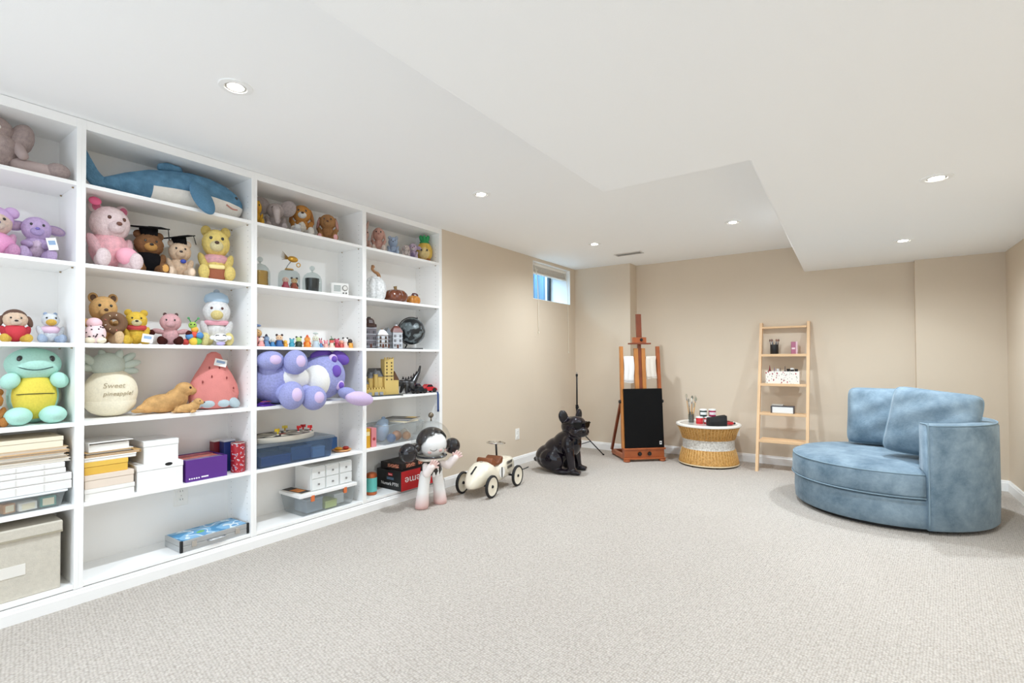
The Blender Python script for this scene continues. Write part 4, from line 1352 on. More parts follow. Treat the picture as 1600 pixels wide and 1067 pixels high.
t = plush('plush_doll', 'pastel plush doll with lilac yarn hair, half out of the picture', 'plush toy', (-0.15, 0.440, S2), 0.225, 0, '#e9c9b6', ear='none', muz='#f0d7c6', nose='#6d5e88', belly=None, armc='#e7a6c8', wid=0.9, footc='#d890bd')
ell('hair', t, felt('#c79fd0'), (-0.006, 0, 0.168), (0.058, 0.062, 0.058))
for s in (-1, 1):
    ell('hair_bunch', t, felt('#c79fd0'), (0.0, s * 0.052, 0.205), (0.024, 0.026, 0.026))
ell('dress', t, felt('#e58fc0'), (0.012, 0, 0.055), (0.066, 0.066, 0.056))
t = plush('plush_bear', 'lilac plush with wide ears and a paper tag beside the lilac haired doll', 'plush toy', (-0.155, 0.574, S2), 0.225, -6, '#c2a3d2', ear='wing', earc='#ddb9da', muz='#b99fd6', nose='#7a6ab4', belly='#e3c6de', arms='front', wid=0.86, snout=0.7)
hangtag(t, (0.105, 0.045, 0.075), 0.034, 0.055, rot=(12, 0, 0))

t = plush('plush_doll', 'small plush doll in a red dress with yellow shoes', 'plush toy', (-0.14, 0.505, S3), 0.150, -4, '#eac6a6', ear='none', muz='#f0d2b8', nose='#2a1a18', armc='#c0222c', footc='#e6b53c', wid=1.05)
ell('hair', t, felt('#4a2f22'), (-0.008, 0, 0.110), (0.035, 0.042, 0.040))
ell('dress', t, felt('#c0222c'), (0.006, 0, 0.045), (0.037, 0.040, 0.042))
for s in (-1, 1):
    ell('hair_plait', t, felt('#4a2f22'), (0.004, s * 0.046, 0.095), (0.011, 0.011, 0.026), (s * 14, 0, 0))
t = plush('plush_duck', 'small white and pale blue duck plush beside the red dress doll', 'plush toy', (-0.14, 0.622, S3), 0.160, -4, '#e6eaf0', ear='small', earc='#9db4d8', muz='#e8b23c', nose=None, footc='#a9bcd9', snout=1.2, hd=0.8, wid=0.95)
ell('striped_top', t, felt('#d8b4cb'), (0.004, 0, 0.060), (0.036, 0.038, 0.024))

# turtle plush
t = thing('plush_turtle', 'big mint green turtle plush with a yellow belly filling its shelf', 'plush toy', (-0.15, 0.568, S4), -4, 'plush toys on the shelves')
TG = felt('#a3d6c6')
ell('torso', t, TG, (0, 0, 0.125), (0.085, 0.088, 0.125))
ell('belly', t, felt('#dcc437'), (0.028, 0, 0.125), (0.071, 0.078, 0.108))
for pts in ([(0.078, -0.062, 0.135), (0.101, 0, 0.138), (0.078, 0.062, 0.135)],):
    tube('belly_stitch', t, P('#3a3a1c', rough=0.8), pts, 0.002, 6, sm=6)
ell('shell', t, felt('#cfc6b4'), (-0.045, 0, 0.121), (0.06, 0.104, 0.118))
ell('head', t, TG, (0.02, -0.002, 0.268), (0.082, 0.096, 0.076))
tube('mouth', t, P('#2d4a44', rough=0.8), [(0.075, -0.068, 0.262), (0.099, -0.03, 0.246), (0.102, 0.01, 0.244), (0.085, 0.055, 0.256)], 0.0022, 6, sm=5)
for s in (-1, 1):
    ell('eye', t, EYE, (0.078, s * 0.052, 0.293), (0.012, 0.011, 0.015))
    ell('arm', t, TG, (0.062, s * 0.080, 0.195), (0.030, 0.032, 0.038), (s * 25, 0, 0))
    ell('foot', t, TG, (0.085, s * 0.056, 0.040), (0.062, 0.046, 0.040), (0, 0, s * 12))
t = plush('plush_lion', 'brown shaggy plush at the picture edge beside the mint turtle', 'plush toy', (-0.11, 0.425, S4), 0.165, 0, '#c0732a', ear='round', muz='#d99238', belly='#d8862c', wid=0.9, fz=0.04)

# paper stacks and bins in the first bookcase
WP = P('#efece7', rough=0.6)
def flatbox(name, label, cat, x0, x1, y0, y1, z0, z1, mat, lid=None, group=None):
    t = thing(name, label, cat, ((x0 + x1) / 2, (y0 + y1) / 2, z0), 0, group)
    dx, dy, h = (x1 - x0) / 2, (y1 - y0) / 2, z1 - z0
    hl = min(0.4 * h, 0.03)
    bx('tray', t, mat, -dx, dx, -dy, dy, 0, h - hl, bev=0.0015)
    bx('lid', t, lid or mat, -dx - 0.0015, dx + 0.0015, -dy - 0.0015, dy + 0.0015, h - hl + 0.001, h, bev=0.0015)
    return t
def clearbin(name, label, loc, dx, dy, h, body, lidm, rz=0, group='clear plastic bins', lidh=0.012, latch=None, taper=0.94):
    t = thing(name, label, 'storage bin', loc, rz, group)
    w = 0.003
    def wall(nm, pts):
        mesh(nm, t, body, pts, [(0, 1, 2, 3)])
    b = taper
    c0 = [(-dx * b, -dy * b), (dx * b, -dy * b), (dx * b, dy * b), (-dx * b, dy * b)]
    c1 = [(-dx, -dy), (dx, -dy), (dx, dy), (-dx, dy)]
    rr0, rr1 = [], []
    def rnd(x, y, k=0.012):
        out = []
        for (cx, cy, a0) in ((x - k, y - k, 0), (-x + k, y - k, 90), (-x + k, -y + k, 180), (x - k, -y + k, 270)):
            for i in range(5):
                a = R(a0 + 22.5 * i)
                out.append((cx + k * math.cos(a), cy + k * math.sin(a)))
        return out
    hz = h - (lidh if lidm else 0)
    rings = [[(x, y, 0.0) for x, y in rnd(dx * b - 0.006, dy * b - 0.006)], [(x, y, 0.006) for x, y in rnd(dx * b, dy * b)], [(x, y, hz) for x, y in rnd(dx, dy)]]
    n = 20
    v = [p for r in rings for p in r]
    f = [tuple(range(n))]
    for i in range(2):
        f += [(i * n + k, i * n + (k + 1) % n, (i + 1) * n + (k + 1) % n, (i + 1) * n + k) for k in range(n)]
    mesh('tub', t, body, v, f, True)
    if lidm:
        prism('lid', t, lidm, rnd(dx + 0.008, dy + 0.008), lidh, loc=(0, 0, hz + lidh / 2), bev=0.002)
    else:
        tube('rim', t, body, [(x, y, hz) for x, y in rnd(dx, dy)], 0.004, 6, closed=True)
    if latch:
        for yy in latch[1]:
            bx('latch', t, P(latch[0], rough=0.4), dx - 0.002, dx + 0.010, yy - 0.012, yy + 0.012, hz - 0.035, hz + 0.006)
    return t
CLR = clear('#f2f5f6', 0.97, 0.12, 0.08)
clearbin('plastic_bin', 'shallow clear bin of craft supplies under the stack of white packets', (-0.145, 0.43, S5), 0.13, 0.225, 0.075, CLR, P('#e9edef', rough=0.3), lidh=0.008)
for i, (y, c, s, nm, lb) in enumerate(((0.60, '#3f8d84', (0.05, 0.055, 0.045), 'craft_box', 'small teal box inside the shallow clear bin'), (0.53, '#e8e4dc', (0.06, 0.06, 0.035), 'yarn_bundle', 'white paper bundle inside the shallow clear bin'), (0.47, '#c58a50', (0.05, 0.04, 0.04), 'craft_box', 'tan card box inside the shallow clear bin'))):
    q = thing(nm, lb, 'craft supplies', (-0.06, y, S5 + 0.0065), 8 * i)
    bx('body', q, P(c, rough=0.6), -s[0] / 2, s[0] / 2, -s[1] / 2, s[1] / 2, 0, s[2])
    bx('label', q, P('#efe2c2', rough=0.6), s[0] / 2, s[0] / 2 + 0.001, -s[1] * 0.35, s[1] * 0.35, s[2] * 0.15, s[2] * 0.85, bev=0)
z = S5 + 0.076
PLW = P('#eceae7', rough=0.25, coat=0.3)
for i, (h, ye, c, lb) in enumerate(((0.040, 0.676, PLW, 'lowest glossy white packet above the shallow clear bin'), (0.034, 0.676, PLW, 'glossy white packet, second from below in the papers stack'), (0.026, 0.655, PLW, 'glossy white packet, third from below in the papers stack'), (0.026, 0.652, PLW, 'topmost glossy white packet under the beige folders'))):
    t = thing('paper_packet', lb, 'packet', (-0.14, 0.40, z), 0, 'stack of white packets')
    bx('wrapper', t, c, -0.13, 0.125, -0.2, ye - 0.40, 0, h - 0.001, bev=0.004)
    for yy in (-0.05, 0.09, 0.18):
        bx('seal_strip', t, P('#dedbd6', rough=0.15, coat=0.6), 0.125, 0.1262, yy, yy + 0.004, 0.004, h - 0.006, bev=0)
    z += h
for i, (h, ye, x1, c, lb) in enumerate(((0.016, 0.672, -0.02, '#e6ded2', 'lowest off-white folder on the white packets'), (0.012, 0.668, -0.03, '#d9c7ad', 'thin beige folder, second above the white packets'), (0.014, 0.655, -0.02, '#e9e0d2', 'pale folder in the middle of the folders stack'), (0.010, 0.667, -0.015, '#c9a77c', 'kraft brown folder under the cream box'), (0.016, 0.664, -0.02, '#dcbf97', 'thick tan folder right under the cream box'))):
    t = thing('paper_folder', lb, 'folder', (-0.14, 0.40, z), 0, 'stack of beige folders')
    bx('cover', t, P(c, rough=0.7), -0.12, x1 + 0.14, -0.2, ye - 0.40, 0, 0.0025, bev=0.0008)
    bx('cover', t, P(c, rough=0.7), -0.12, x1 + 0.14, -0.2, ye - 0.40, h - 0.003, h - 0.0005, bev=0.0008)
    bx('sheets', t, P('#f3f0ea', rough=0.7), -0.115, x1 + 0.132, -0.195, ye - 0.405, 0.0025, h - 0.003, bev=0)
    z += h
flatbox('document_box', 'cream flat box on top of the folders in the cut-off bookcase', 'box', -0.265, -0.02, 0.19, 0.645, z, z + 0.048, P('#efe3cb', rough=0.6))

t = thing('fabric_box', 'grey beige fabric storage box with lid and label holder on the bottom shelf', 'storage box', (-0.145, 0.405, S6))
FB = P('#cfc8ba', rough=0.95, bump=0.35, bs=300, var=0.05, vs=60)
bx('box_body', t, FB, -0.125, 0.125, -0.235, 0.235, 0, 0.262, bev=0.004)
bx('lid', t, FB, -0.131, 0.132, -0.240, 0.241, 0.252, 0.305, bev=0.006)
bx('lid_band', t, P('#a79e8a', rough=0.9), 0.1325, 0.1335, -0.239, 0.240, 0.253, 0.262, bev=0)
bx('label_holder', t, P('#e6e2da', rough=0.5), 0.1252, 0.1275, 0.02, 0.12, 0.10, 0.148, bev=0.001)

# --- second bookcase
# shark
t = thing('plush_shark', 'long blue plush shark with white belly lying on the top shelf', 'plush toy', (-0.125, 1.097, S1 + 0.004), 0, 'plush toys on the shelves')
SB = fur('#44708e', 0.16)
rings = []
for y, w, z0, z1 in ((-0.30, 0.012, 0.045, 0.075), (-0.27, 0.03, 0.03, 0.09), (-0.20, 0.055, 0.02, 0.13), (-0.10, 0.085, 0.008, 0.175), (0.0, 0.10, 0.003, 0.20), (0.10, 0.107, 0.001, 0.215), (0.19, 0.105, 0.0, 0.212), (0.27, 0.096, 0.002, 0.195), (0.33, 0.08, 0.01, 0.165), (0.365, 0.055, 0.03, 0.13), (0.378, 0.02, 0.06, 0.10)):
    zc, hz = (z0 + z1) / 2, (z1 - z0) / 2
    rings.append([(w * math.cos(q * math.pi / 16), y, zc + hz * math.sin(q * math.pi / 16)) for q in range(32)])
P_SB = P('#5f87a2', rough=0.95, var=0.25, vs=22, bump=0.5, bs=120, sheen=0.35, spec=0.1, name='shark_plush')
P_WB = P('#e9e4dc', rough=0.95, var=0.05, vs=22, bump=0.4, bs=120, sheen=0.2, spec=0.1, name='belly_plush')
def seg_body(name, rings, mat, keep):
    n = 32
    v, f = [p for r in rings for p in r], []
    for i in range(len(rings) - 1):
        for k in range(n):
            if keep(k, i):
                f.append((i * n + k, i * n + (k + 1) % n, (i + 1) * n + (k + 1) % n, (i + 1) * n + k))
    return f, v
loft('body', t, P_SB, rings)
bv = []
for i in range(3, len(rings)):
    zc = sum(p[2] for p in rings[i]) / 32
    for q in range(12):
        x, y, z = rings[i][(32 - 12 + q) % 32]
        bv.append((x * 1.03 + 0.001, y + (0.002 if i == len(rings) - 1 else 0), zc + (z - zc) * 1.03 + 0.0005))
nb_ = 12
mesh('belly', t, P_WB, bv, [(i * nb_ + q, i * nb_ + q + 1, (i + 1) * nb_ + q + 1, (i + 1) * nb_ + q) for i in range(len(rings) - 4) for q in range(nb_ - 1)], True)
prism('dorsal_fin', t, P_SB, [(-0.075, 0.0), (0.05, 0.015), (0.035, 0.048), (-0.03, 0.052), (-0.075, 0.035)], 0.035, loc=(-0.0, 0.02, 0.19), rot=(90, 0, 90), bev=0.012, smooth=True)
o = ell('side_fin', t, P_SB, (0.152, 0.105, 0.050), (0.024, 0.050, 0.095), (24, -14, 0))
prism('tail_fin', t, P_SB, [(0.03, 0.03), (-0.035, 0.09), (-0.075, 0.165), (-0.098, 0.222), (-0.10, 0.12), (-0.085, 0.05), (-0.06, 0.015)], 0.035, loc=(0.0, -0.27, 0.01), rot=(90, 0, 90), bev=0.012, smooth=True)
ell('eye', t, EYE, (0.074, 0.318, 0.118), (0.008, 0.011, 0.011))
tube('mouth', t, P('#c98d80', rough=0.9), [(0.099, 0.255, 0.062), (0.090, 0.29, 0.048), (0.076, 0.325, 0.052)], 0.004, 6, sm=4)

t = plush('plush_bear', 'big pale pink plush bear with a darker pink flower and cushion', 'plush toy', (-0.155, 0.842, S2), 0.346, 6, '#f5d6d6', ear='round', earc='#ec6f95', nose='#6d4436', armc='#f0b6bc', wid=0.84, hd=1.05, eyec='#5a3226')
ell('jumper', t, fur('#f0a8b0'), (0.004, 0, 0.105), (0.083, 0.079, 0.095), fuzz=0.022)
ell('lap_cushion', t, felt('#ef9fb2'), (0.095, 0.042, 0.068), (0.034, 0.048, 0.044), (0, 10, 0), 0.0)
ell('flower', t, felt('#e0527e'), (0.05, -0.075, 0.325), (0.014, 0.026, 0.02))
t = plush('plush_bear', 'shaggy brown plush bear wearing a black graduation cap and gown', 'plush toy', (-0.15, 1.012, S2), 0.235, -8, '#6e3f1c', ear='round', muz='#c98a3c', nose='#1d1412', pad='#c88a3a', wid=0.98, fz=0.05, hd=1.05)
ell('gown', t, felt('#171517'), (0.006, 0, 0.068), (0.056, 0.062, 0.062))
cap(t, 0.235, 0.222, 0.004, (4, 10, 0), 1.0)
t = plush('plush_bear', 'tan plush bear wearing a black graduation cap beside the brown one', 'plush toy', (-0.14, 1.155, S2), 0.215, -14, '#dcb894', ear='round', earc='#e8cdb4', nose='#2a1a16', wid=0.92, fz=0.03, pad='#e2c4a6', footc='#e0c0a0')
cap(t, 0.215, 0.203, 0.004, (14, 8, 0), 0.85)
ell('ribbon_rosette', t, P('#2d3f9a', rough=0.5), (0.05, 0.012, 0.088), (0.008, 0.014, 0.012))
t = plush('plush_bear', 'yellow plush bear with a brown bag in its lap on the second shelf', 'plush toy', (-0.16, 1.352, S2), 0.342, -20, '#efcf6a', ear='round', muz='#f3e0a4', nose='#4a3020', wid=0.80, hd=0.98)
ell('pink_top', t, fur('#eaa6ae'), (0.002, 0, 0.128), (0.071, 0.070, 0.045), fuzz=0.022)
box('lap_bag', t, felt('#8c4326'), (0.088, 0, 0.036), (0.05, 0.088, 0.064), bev=0.014)
box('bag_flap', t, felt('#f0d68c'), (0.090, 0, 0.078), (0.054, 0.084, 0.026), bev=0.010)

t = plush('plush_bear', 'tan plush bear hugging a chocolate doughnut on the third shelf', 'plush toy', (-0.165, 0.824, S3), 0.262, -6, '#dba45e', ear='round', earc='#5a3a26', nose='#4a2f1e', wid=0.8, arms='out', footc='#e9c08c')
v, f = tube_geo([(0.085 + 0.004 * math.cos(q * math.pi / 12), 0.030 + 0.036 * math.cos(q * math.pi / 12), 0.105 + 0.036 * math.sin(q * math.pi / 12)) for q in range(24)], 0.019, 12, True)
mesh('doughnut', t, felt('#5d3a22'), v, f, True)
for i in range(9):
    a = i * 0.7
    box('sprinkle', t, P(('#e9d9b0', '#d96a6a', '#f0e8e0')[i % 3], rough=0.6), (0.104, 0.030 + 0.038 * math.cos(a), 0.105 + 0.038 * math.sin(a)), (0.003, 0.007, 0.003), rot=(a, 0, 0), bev=0.0008)
# dotted ice cream plush
t = thing('plush_ice_cream', 'small pink plush with dark dots in front of the doughnut bear', 'plush toy', (-0.045, 0.765, S3), -10, 'plush toys on the shelves')
ell('body', t, felt('#eecfd0'), (0, 0, 0.048), (0.034, 0.040, 0.048))
ell('head', t, felt('#edbfc6'), (0, -0.005, 0.098), (0.028, 0.030, 0.026))
ell('foot', t, felt('#e9dcc0'), (0.012, 0.02, 0.016), (0.024, 0.020, 0.016))
ell('foot', t, felt('#e9dcc0'), (0.012, -0.02, 0.016), (0.024, 0.020, 0.016))
rd_ = random.Random(4)
for i in range(16):
    a, e = rd_.uniform(-1.2, 1.2), rd_.uniform(-0.5, 0.9)
    ell('dot', t, P('#3a2c30', rough=0.8), (0.034 * math.cos(e) * math.cos(a), 0.040 * math.cos(e) * math.sin(a), 0.048 + 0.048 * math.sin(e)), 0.0034)
t = plush('plush_bear', 'small yellow plush bear with a red scarf and a round paper tag', 'plush toy', (-0.115, 0.948, S3), 0.185, -14, '#e8b92e', ear='round', muz='#f0dca0', nose='#2a1c14', wid=0.95)
lathe('scarf', t, felt('#b32a2a'), [(0.026, 0.080), (0.044, 0.074), (0.048, 0.086), (0.042, 0.098), (0.028, 0.098)], seg=24, close=True)
hangtag(t, (0.088, 0.042, 0.030), 0.046, 0.042, rot=(-8, 0, 0))
t = plush('plush_cow', 'pink plush cow with dark brown hooves on the third shelf', 'plush toy', (-0.125, 1.108, S3), 0.185, -20, '#dba0a2', ear='small', earc='#4a2a26', muz='#e0a6a8', nose=None, footc='#4a2420', arms='out', wid=0.95, snout=1.3, hd=1.05)
for s in (-1, 1):
    ell('hoof', t, felt('#4a2420'), (0.014, s * 0.083, 0.066 + 0.0), (0.016, 0.016, 0.016))
# caterpillar
t = thing('plush_caterpillar', 'rainbow striped caterpillar toy between the pink cow and white duck', 'plush toy', (-0.085, 1.205, S3), -20, 'plush toys on the shelves')
for i, (c, y, z_, r) in enumerate((('#c8322c', -0.036, 0.018, 0.018), ('#3f7fc0', -0.018, 0.050, 0.02), ('#e2b72c', 0.0, 0.022, 0.022), ('#d8402c', 0.004, 0.060, 0.020), ('#5ea83c', 0.02, 0.024, 0.02), ('#3a78b8', 0.03, 0.056, 0.018), ('#e8a030', 0.006, 0.088, 0.018))):
    ell('segment', t, felt(c), (0.006 * (i % 3), y, z_), r)
ell('head', t, felt('#8fb83c'), (0.0, -0.004, 0.112), 0.02)
for s in (-1, 1):
    ell('eye', t, EYE, (0.018, s * 0.008 - 0.004, 0.116), 0.004)
    tube('feeler', t, P('#3a8c48', rough=0.8), [(0, s * 0.008 - 0.004, 0.128), (0, s * 0.022, 0.150)], 0.0025, 6)
    ell('feeler_tip', t, felt('#3a8c48'), (0, s * 0.023, 0.152), 0.006)
t = plush('plush_duck', 'big white plush duck with a pale blue knitted hat', 'plush toy', (-0.165, 1.36, S3), 0.300, -22, '#eceae8', ear='none', muz='#efd684', nose=None, footc='#efdc8c', wid=0.84, hd=1.05, snout=1.15, eyec='#5a3a36')
lathe('knitted_hat', t, felt('#a4c0d8'), [(0.056, 0.255), (0.063, 0.262), (0.064, 0.278), (0.056, 0.30), (0.03, 0.316), (0, 0.320), (0, 0.31), (0.052, 0.258)], seg=28)
ell('pompom', t, fur('#c2d4e4'), (0, 0, 0.322), (0.016, 0.016, 0.014), fuzz=0.05)
lathe('pink_scarf', t, felt('#ea9dae'), [(0.040, 0.128), (0.062, 0.122), (0.068, 0.136), (0.060, 0.150), (0.042, 0.150)], seg=28, close=True)
t = thing('plush_ball_toy', 'tiny white plush with dark stitched brow in front of the white duck', 'plush toy', (-0.025, 1.322, S3), -22, 'plush toys on the shelves')
ell('head', t, felt('#efeeec'), (-0.005, 0, 0.043), (0.026, 0.036, 0.028))
ell('body', t, felt('#b4a6d8'), (0, 0, 0.012), (0.018, 0.022, 0.012))
for s in (-1, 1):
    ell('ear', t, felt('#e4e2e4'), (-0.005, s * 0.04, 0.045), (0.008, 0.014, 0.012))
    tube('brow', t, P('#2b2624', rough=0.8), [(0.016, s * 0.008, 0.058), (0.016, s * 0.018, 0.060), (0.012, s * 0.026, 0.056)], 0.0022, 6)
tube('mouth', t, P('#2b2624', rough=0.8), [(0.014, -0.022, 0.032), (0.0195, 0, 0.028), (0.014, 0.022, 0.032)], 0.002, 6, sm=4)

# fourth shelf: pineapple cushion, seals, strawberry
t = thing('pineapple_cushion', 'large cream and grey-green pineapple cushion with stitched lettering', 'cushion', (-0.165, 0.858, S4), -6, 'plush toys on the shelves')
PC = felt('#eadfc2')
ell('body', t, PC, (0, 0, 0.1235), (0.085, 0.112, 0.122))
ell('base', t, PC, (0, 0, 0.075), (0.08, 0.106, 0.075))
LG = felt('#b8c4b8')
ell('crown', t, LG, (0, -0.012, 0.262), (0.06, 0.074, 0.062))
for i, (y, z_, a) in enumerate(((0.065, 0.292, -50), (0.078, 0.265, -75), (0.07, 0.232, -95), (-0.085, 0.285, 50), (-0.03, 0.296, 14), (0.025, 0.296, -18), (-0.09, 0.25, 80))):
    ell('leaf', t, LG, (0.012 * (i % 2), y, z_), (0.022, 0.020, 0.046), (a, 0, 0))
text_on('stitched_lettering', t, P('#b3a488', rough=0.9), 'Sweet', 0.036, (0.0, 0.158), (0, 0, 0.1235), (0.085, 0.112, 0.122), 0.2)
text_on('stitched_lettering', t, P('#b3a488', rough=0.9), 'pineapple!', 0.030, (0.018, 0.118), (0, 0, 0.1235), (0.085, 0.112, 0.122), 0.2)
def seal(label, loc, k, rz, c):
    t = thing('plush_seal', label, 'plush toy', loc, rz, 'plush toys on the shelves')
    FM = P(c, rough=0.95, var=0.25, vs=26, bump=0.5, bs=140, sheen=0.3, spec=0.1, name='seal_plush')
    blob('body', t, FM, [('e', (0, -0.02 * k, 0.055 * k), (0.06 * k, 0.11 * k, 0.055 * k)), ('e', (0.0, 0.045 * k, 0.075 * k), (0.055 * k, 0.065 * k, 0.06 * k), (30, 0, 0)), ('e', (0.01 * k, 0.085 * k, 0.13 * k), (0.046 * k, 0.05 * k, 0.044 * k)),
         ('e', (0.022 * k, 0.122 * k, 0.118 * k), (0.028 * k, 0.032 * k, 0.024 * k)), ('l', (0, -0.1 * k, 0.04 * k), (0.0, -0.145 * k, 0.03 * k), 0.035 * k, 0.02 * k), ('e', (0.085 * k, 0.02 * k, 0.018 * k), (0.045 * k, 0.028 * k, 0.016 * k), (0, 8, -40))], 0.0055 * max(k, 0.6), 4)
    ell('tail_flipper', t, FM, (0.02 * k, -0.165 * k, 0.024 * k), (0.03 * k, 0.026 * k, 0.012 * k), (0, 0, 30))
    ell('eye', t, EYE, (0.048 * k, 0.098 * k, 0.140 * k), 0.0085 * k)
    ell('nose', t, P('#241814', rough=0.3), (0.036 * k, 0.148 * k, 0.120 * k), (0.010 * k, 0.010 * k, 0.009 * k))
    return t
seal('golden brown plush seal lying between the pineapple and strawberry cushions', (-0.135, 1.100, S4), 0.93, 8, '#c49a66')
seal('tiny golden plush seal pup lying in front of the big seal', (-0.022, 1.163, S4), 0.44, -10, '#c49a66')
t = thing('strawberry_cushion', 'coral strawberry cushion with blue leaves and a paper tag', 'cushion', (-0.14, 1.335, S4), -14, 'plush toys on the shelves')
SBm = felt('#cf716a')
rings = []
for z_, w, d in ((0.0, 0.03, 0.03), (0.008, 0.09, 0.06), (0.04, 0.122, 0.072), (0.09, 0.132, 0.076), (0.14, 0.122, 0.072), (0.20, 0.095, 0.06), (0.25, 0.066, 0.048), (0.29, 0.046, 0.036), (0.318, 0.034, 0.026), (0.332, 0.012, 0.01)):
    rings.append([(d * math.cos(q * math.pi / 14), w * math.sin(q * math.pi / 14), z_) for q in range(28)])
loft('body', t, SBm, rings)
LB = felt('#a9bcc4')
for i, (y, w, a) in enumerate(((-0.085, 0.05, 30), (-0.03, 0.05, 8), (0.035, 0.05, -10), (0.092, 0.052, -38))):
    ell('leaf', t, LB, (0.052 - 0.012 * abs(i - 1.5), y, 0.037), (0.030, w * 0.85, 0.028), (a, 0, 0))
for y, z_ in ((-0.03, 0.24), (0.02, 0.24), (-0.065, 0.16), (0.0, 0.135), (0.055, 0.18), (0.09, 0.12), (-0.02, 0.19)):
    ell('seed', t, P('#8a3a38', rough=0.8), (0.078 * (1 - (z_ - 0.09) * 2.6) + 0.002 if z_ > 0.2 else 0.066, y, z_), (0.004, 0.004, 0.008))
hangtag(t, (0.056, 0.025, 0.268), 0.062, 0.042, rot=(-14, -12, 0))

# fifth shelf: boxes
z = S5
flatbox('white_box', 'white flat box at the bottom of the left stack on the fifth shelf', 'box', -0.24, -0.012, 0.722, 0.913, z, z + 0.055, WP, group='stack of boxes')
z += 0.0555
flatbox('beige_box', 'beige box between the white and yellow boxes in the stack', 'box', -0.23, -0.012, 0.722, 0.910, z, z + 0.064, P('#e6d6c6', rough=0.6), group='stack of boxes')
z += 0.0645
flatbox('yellow_box', 'yellow box in the stack beside the white shoe box', 'box', -0.22, -0.02, 0.722, 0.888, z, z + 0.060, P('#e2b54a', rough=0.6), P('#e8bd52', rough=0.6), group='stack of boxes')
z += 0.0605
flatbox('white_box', 'thin white box lying on the yellow box', 'box', -0.25, -0.02, 0.722, 0.922, z, z + 0.020, WP, group='stack of boxes')
z += 0.0205
for i, (h, y1, c, lb) in enumerate(((0.012, 0.945, '#d2a86c', 'kraft folder on the thin white box above the yellow one'), (0.012, 0.912, '#3c3a3a', 'black edged folder under the white ring binder'))):
    t = thing('paper_folder', lb, 'folder', (-0.135, 0.82, z), 0, 'folders above the yellow box')
    bx('cover', t, P(c, rough=0.7), -0.115, 0.115, -0.095, y1 - 0.82, 0, 0.002, bev=0.0005)
    bx('cover', t, P('#d2a86c', rough=0.7), -0.115, 0.115, -0.095, y1 - 0.82, h - 0.0025, h - 0.0005, bev=0.0005)
    bx('sheets', t, P('#efe4d4', rough=0.7), -0.11, 0.108, -0.09, y1 - 0.828, 0.002, h - 0.0025, bev=0)
    z += h
t = thing('ring_binder', 'white ring binder lying on top of the yellow box stack', 'binder', (-0.135, 0.823, z), 3)
bx('cover', t, WP, -0.12, 0.11, -0.09, 0.085, 0, 0.003, bev=0.001)
bx('cover', t, WP, -0.12, 0.11, -0.09, 0.085, 0.040, 0.043, bev=0.001)
bx('spine', t, WP, -0.12, 0.11, -0.0925, -0.09, 0, 0.043, bev=0.001)
bx('sheets', t, P('#e9e6e0', rough=0.8), -0.112, 0.10, -0.088, 0.07, 0.003, 0.033, bev=0)
for x in (-0.06, 0.0, 0.06):
    tube('ring', t, P('#b5b3b0', rough=0.3, metal=0.9), [(x, 0.070 + 0.013 * math.cos(q * math.pi / 6), 0.020 + 0.015 * math.sin(q * math.pi / 6)) for q in range(12)], 0.0015, 6, closed=True)
t = flatbox('shoe_box', 'white shoe box with a dark thumb notch under a smaller white box', 'box', -0.255, -0.012, 0.925, 1.128, S5, S5 + 0.128, P('#f2f1ef', rough=0.5))
lathe('thumb_notch', t, P('#1c1a1a', rough=0.7), [(0, 0), (0.017, 0), (0.017, 0.001), (0, 0.001)], (0.1228, 0.035, 0.118), 20, rot=(0, 90, 0)).scale = (0.5, 1, 1)
flatbox('white_box', 'smaller white box standing on the white shoe box', 'box', -0.26, -0.045, 0.962, 1.118, S5 + 0.1285, S5 + 0.243, P('#efeeec', rough=0.5))
# purple box
t = thing('purple_box', 'open purple cardboard box with a row of white symbols', 'box', (-0.125, 1.250, S5))
PU = P('#5a2a86', rough=0.5)
for a in ((0.105, 0.109, -0.107, 0.105, 0, 0.118), (-0.11, -0.106, -0.107, 0.105, 0, 0.118), (-0.106, 0.105, -0.107, -0.103, 0, 0.118), (-0.106, 0.105, 0.101, 0.105, 0, 0.118), (-0.106, 0.105, -0.103, 0.101, 0, 0.003)):
    bx('panel', t, PU, *a, bev=0.0008)
for i in range(5):
    lathe('white_symbol', t, P('#f0ecf4', rough=0.5), [(0, 0), (0.0042, 0), (0.0042, 0.0006), (0, 0.0006)], (0.109, -0.088 + i * 0.0115, 0.016), 10, rot=(0, 90, 0))
box('white_symbol', t, P('#f0ecf4', rough=0.5), (0.1092, -0.012, 0.018), (0.0006, 0.036, 0.007), bev=0)
for i, (x, c, lb, hh) in enumerate(((-0.07, '#c85a6a', 'coral magazine lying in the purple box', 0.112), (0.0, '#d06a58', 'orange red booklet lying in the purple box', 0.108), (0.065, '#7d6f8e', 'grey violet booklet lying in the purple box', 0.110))):
    q = thing('booklet', lb, 'booklet', (-0.125 + x, 1.249, S5 + 0.0035))
    bx('cover', q, P(c, rough=0.4, var=0.3, vs=30), -0.031, 0.031, -0.098, 0.096, hh - 0.004, hh, bev=0.0008)
    bx('pages', q, P('#e9e5dc', rough=0.7), -0.03, 0.03, -0.097, 0.095, 0, hh - 0.004, bev=0)
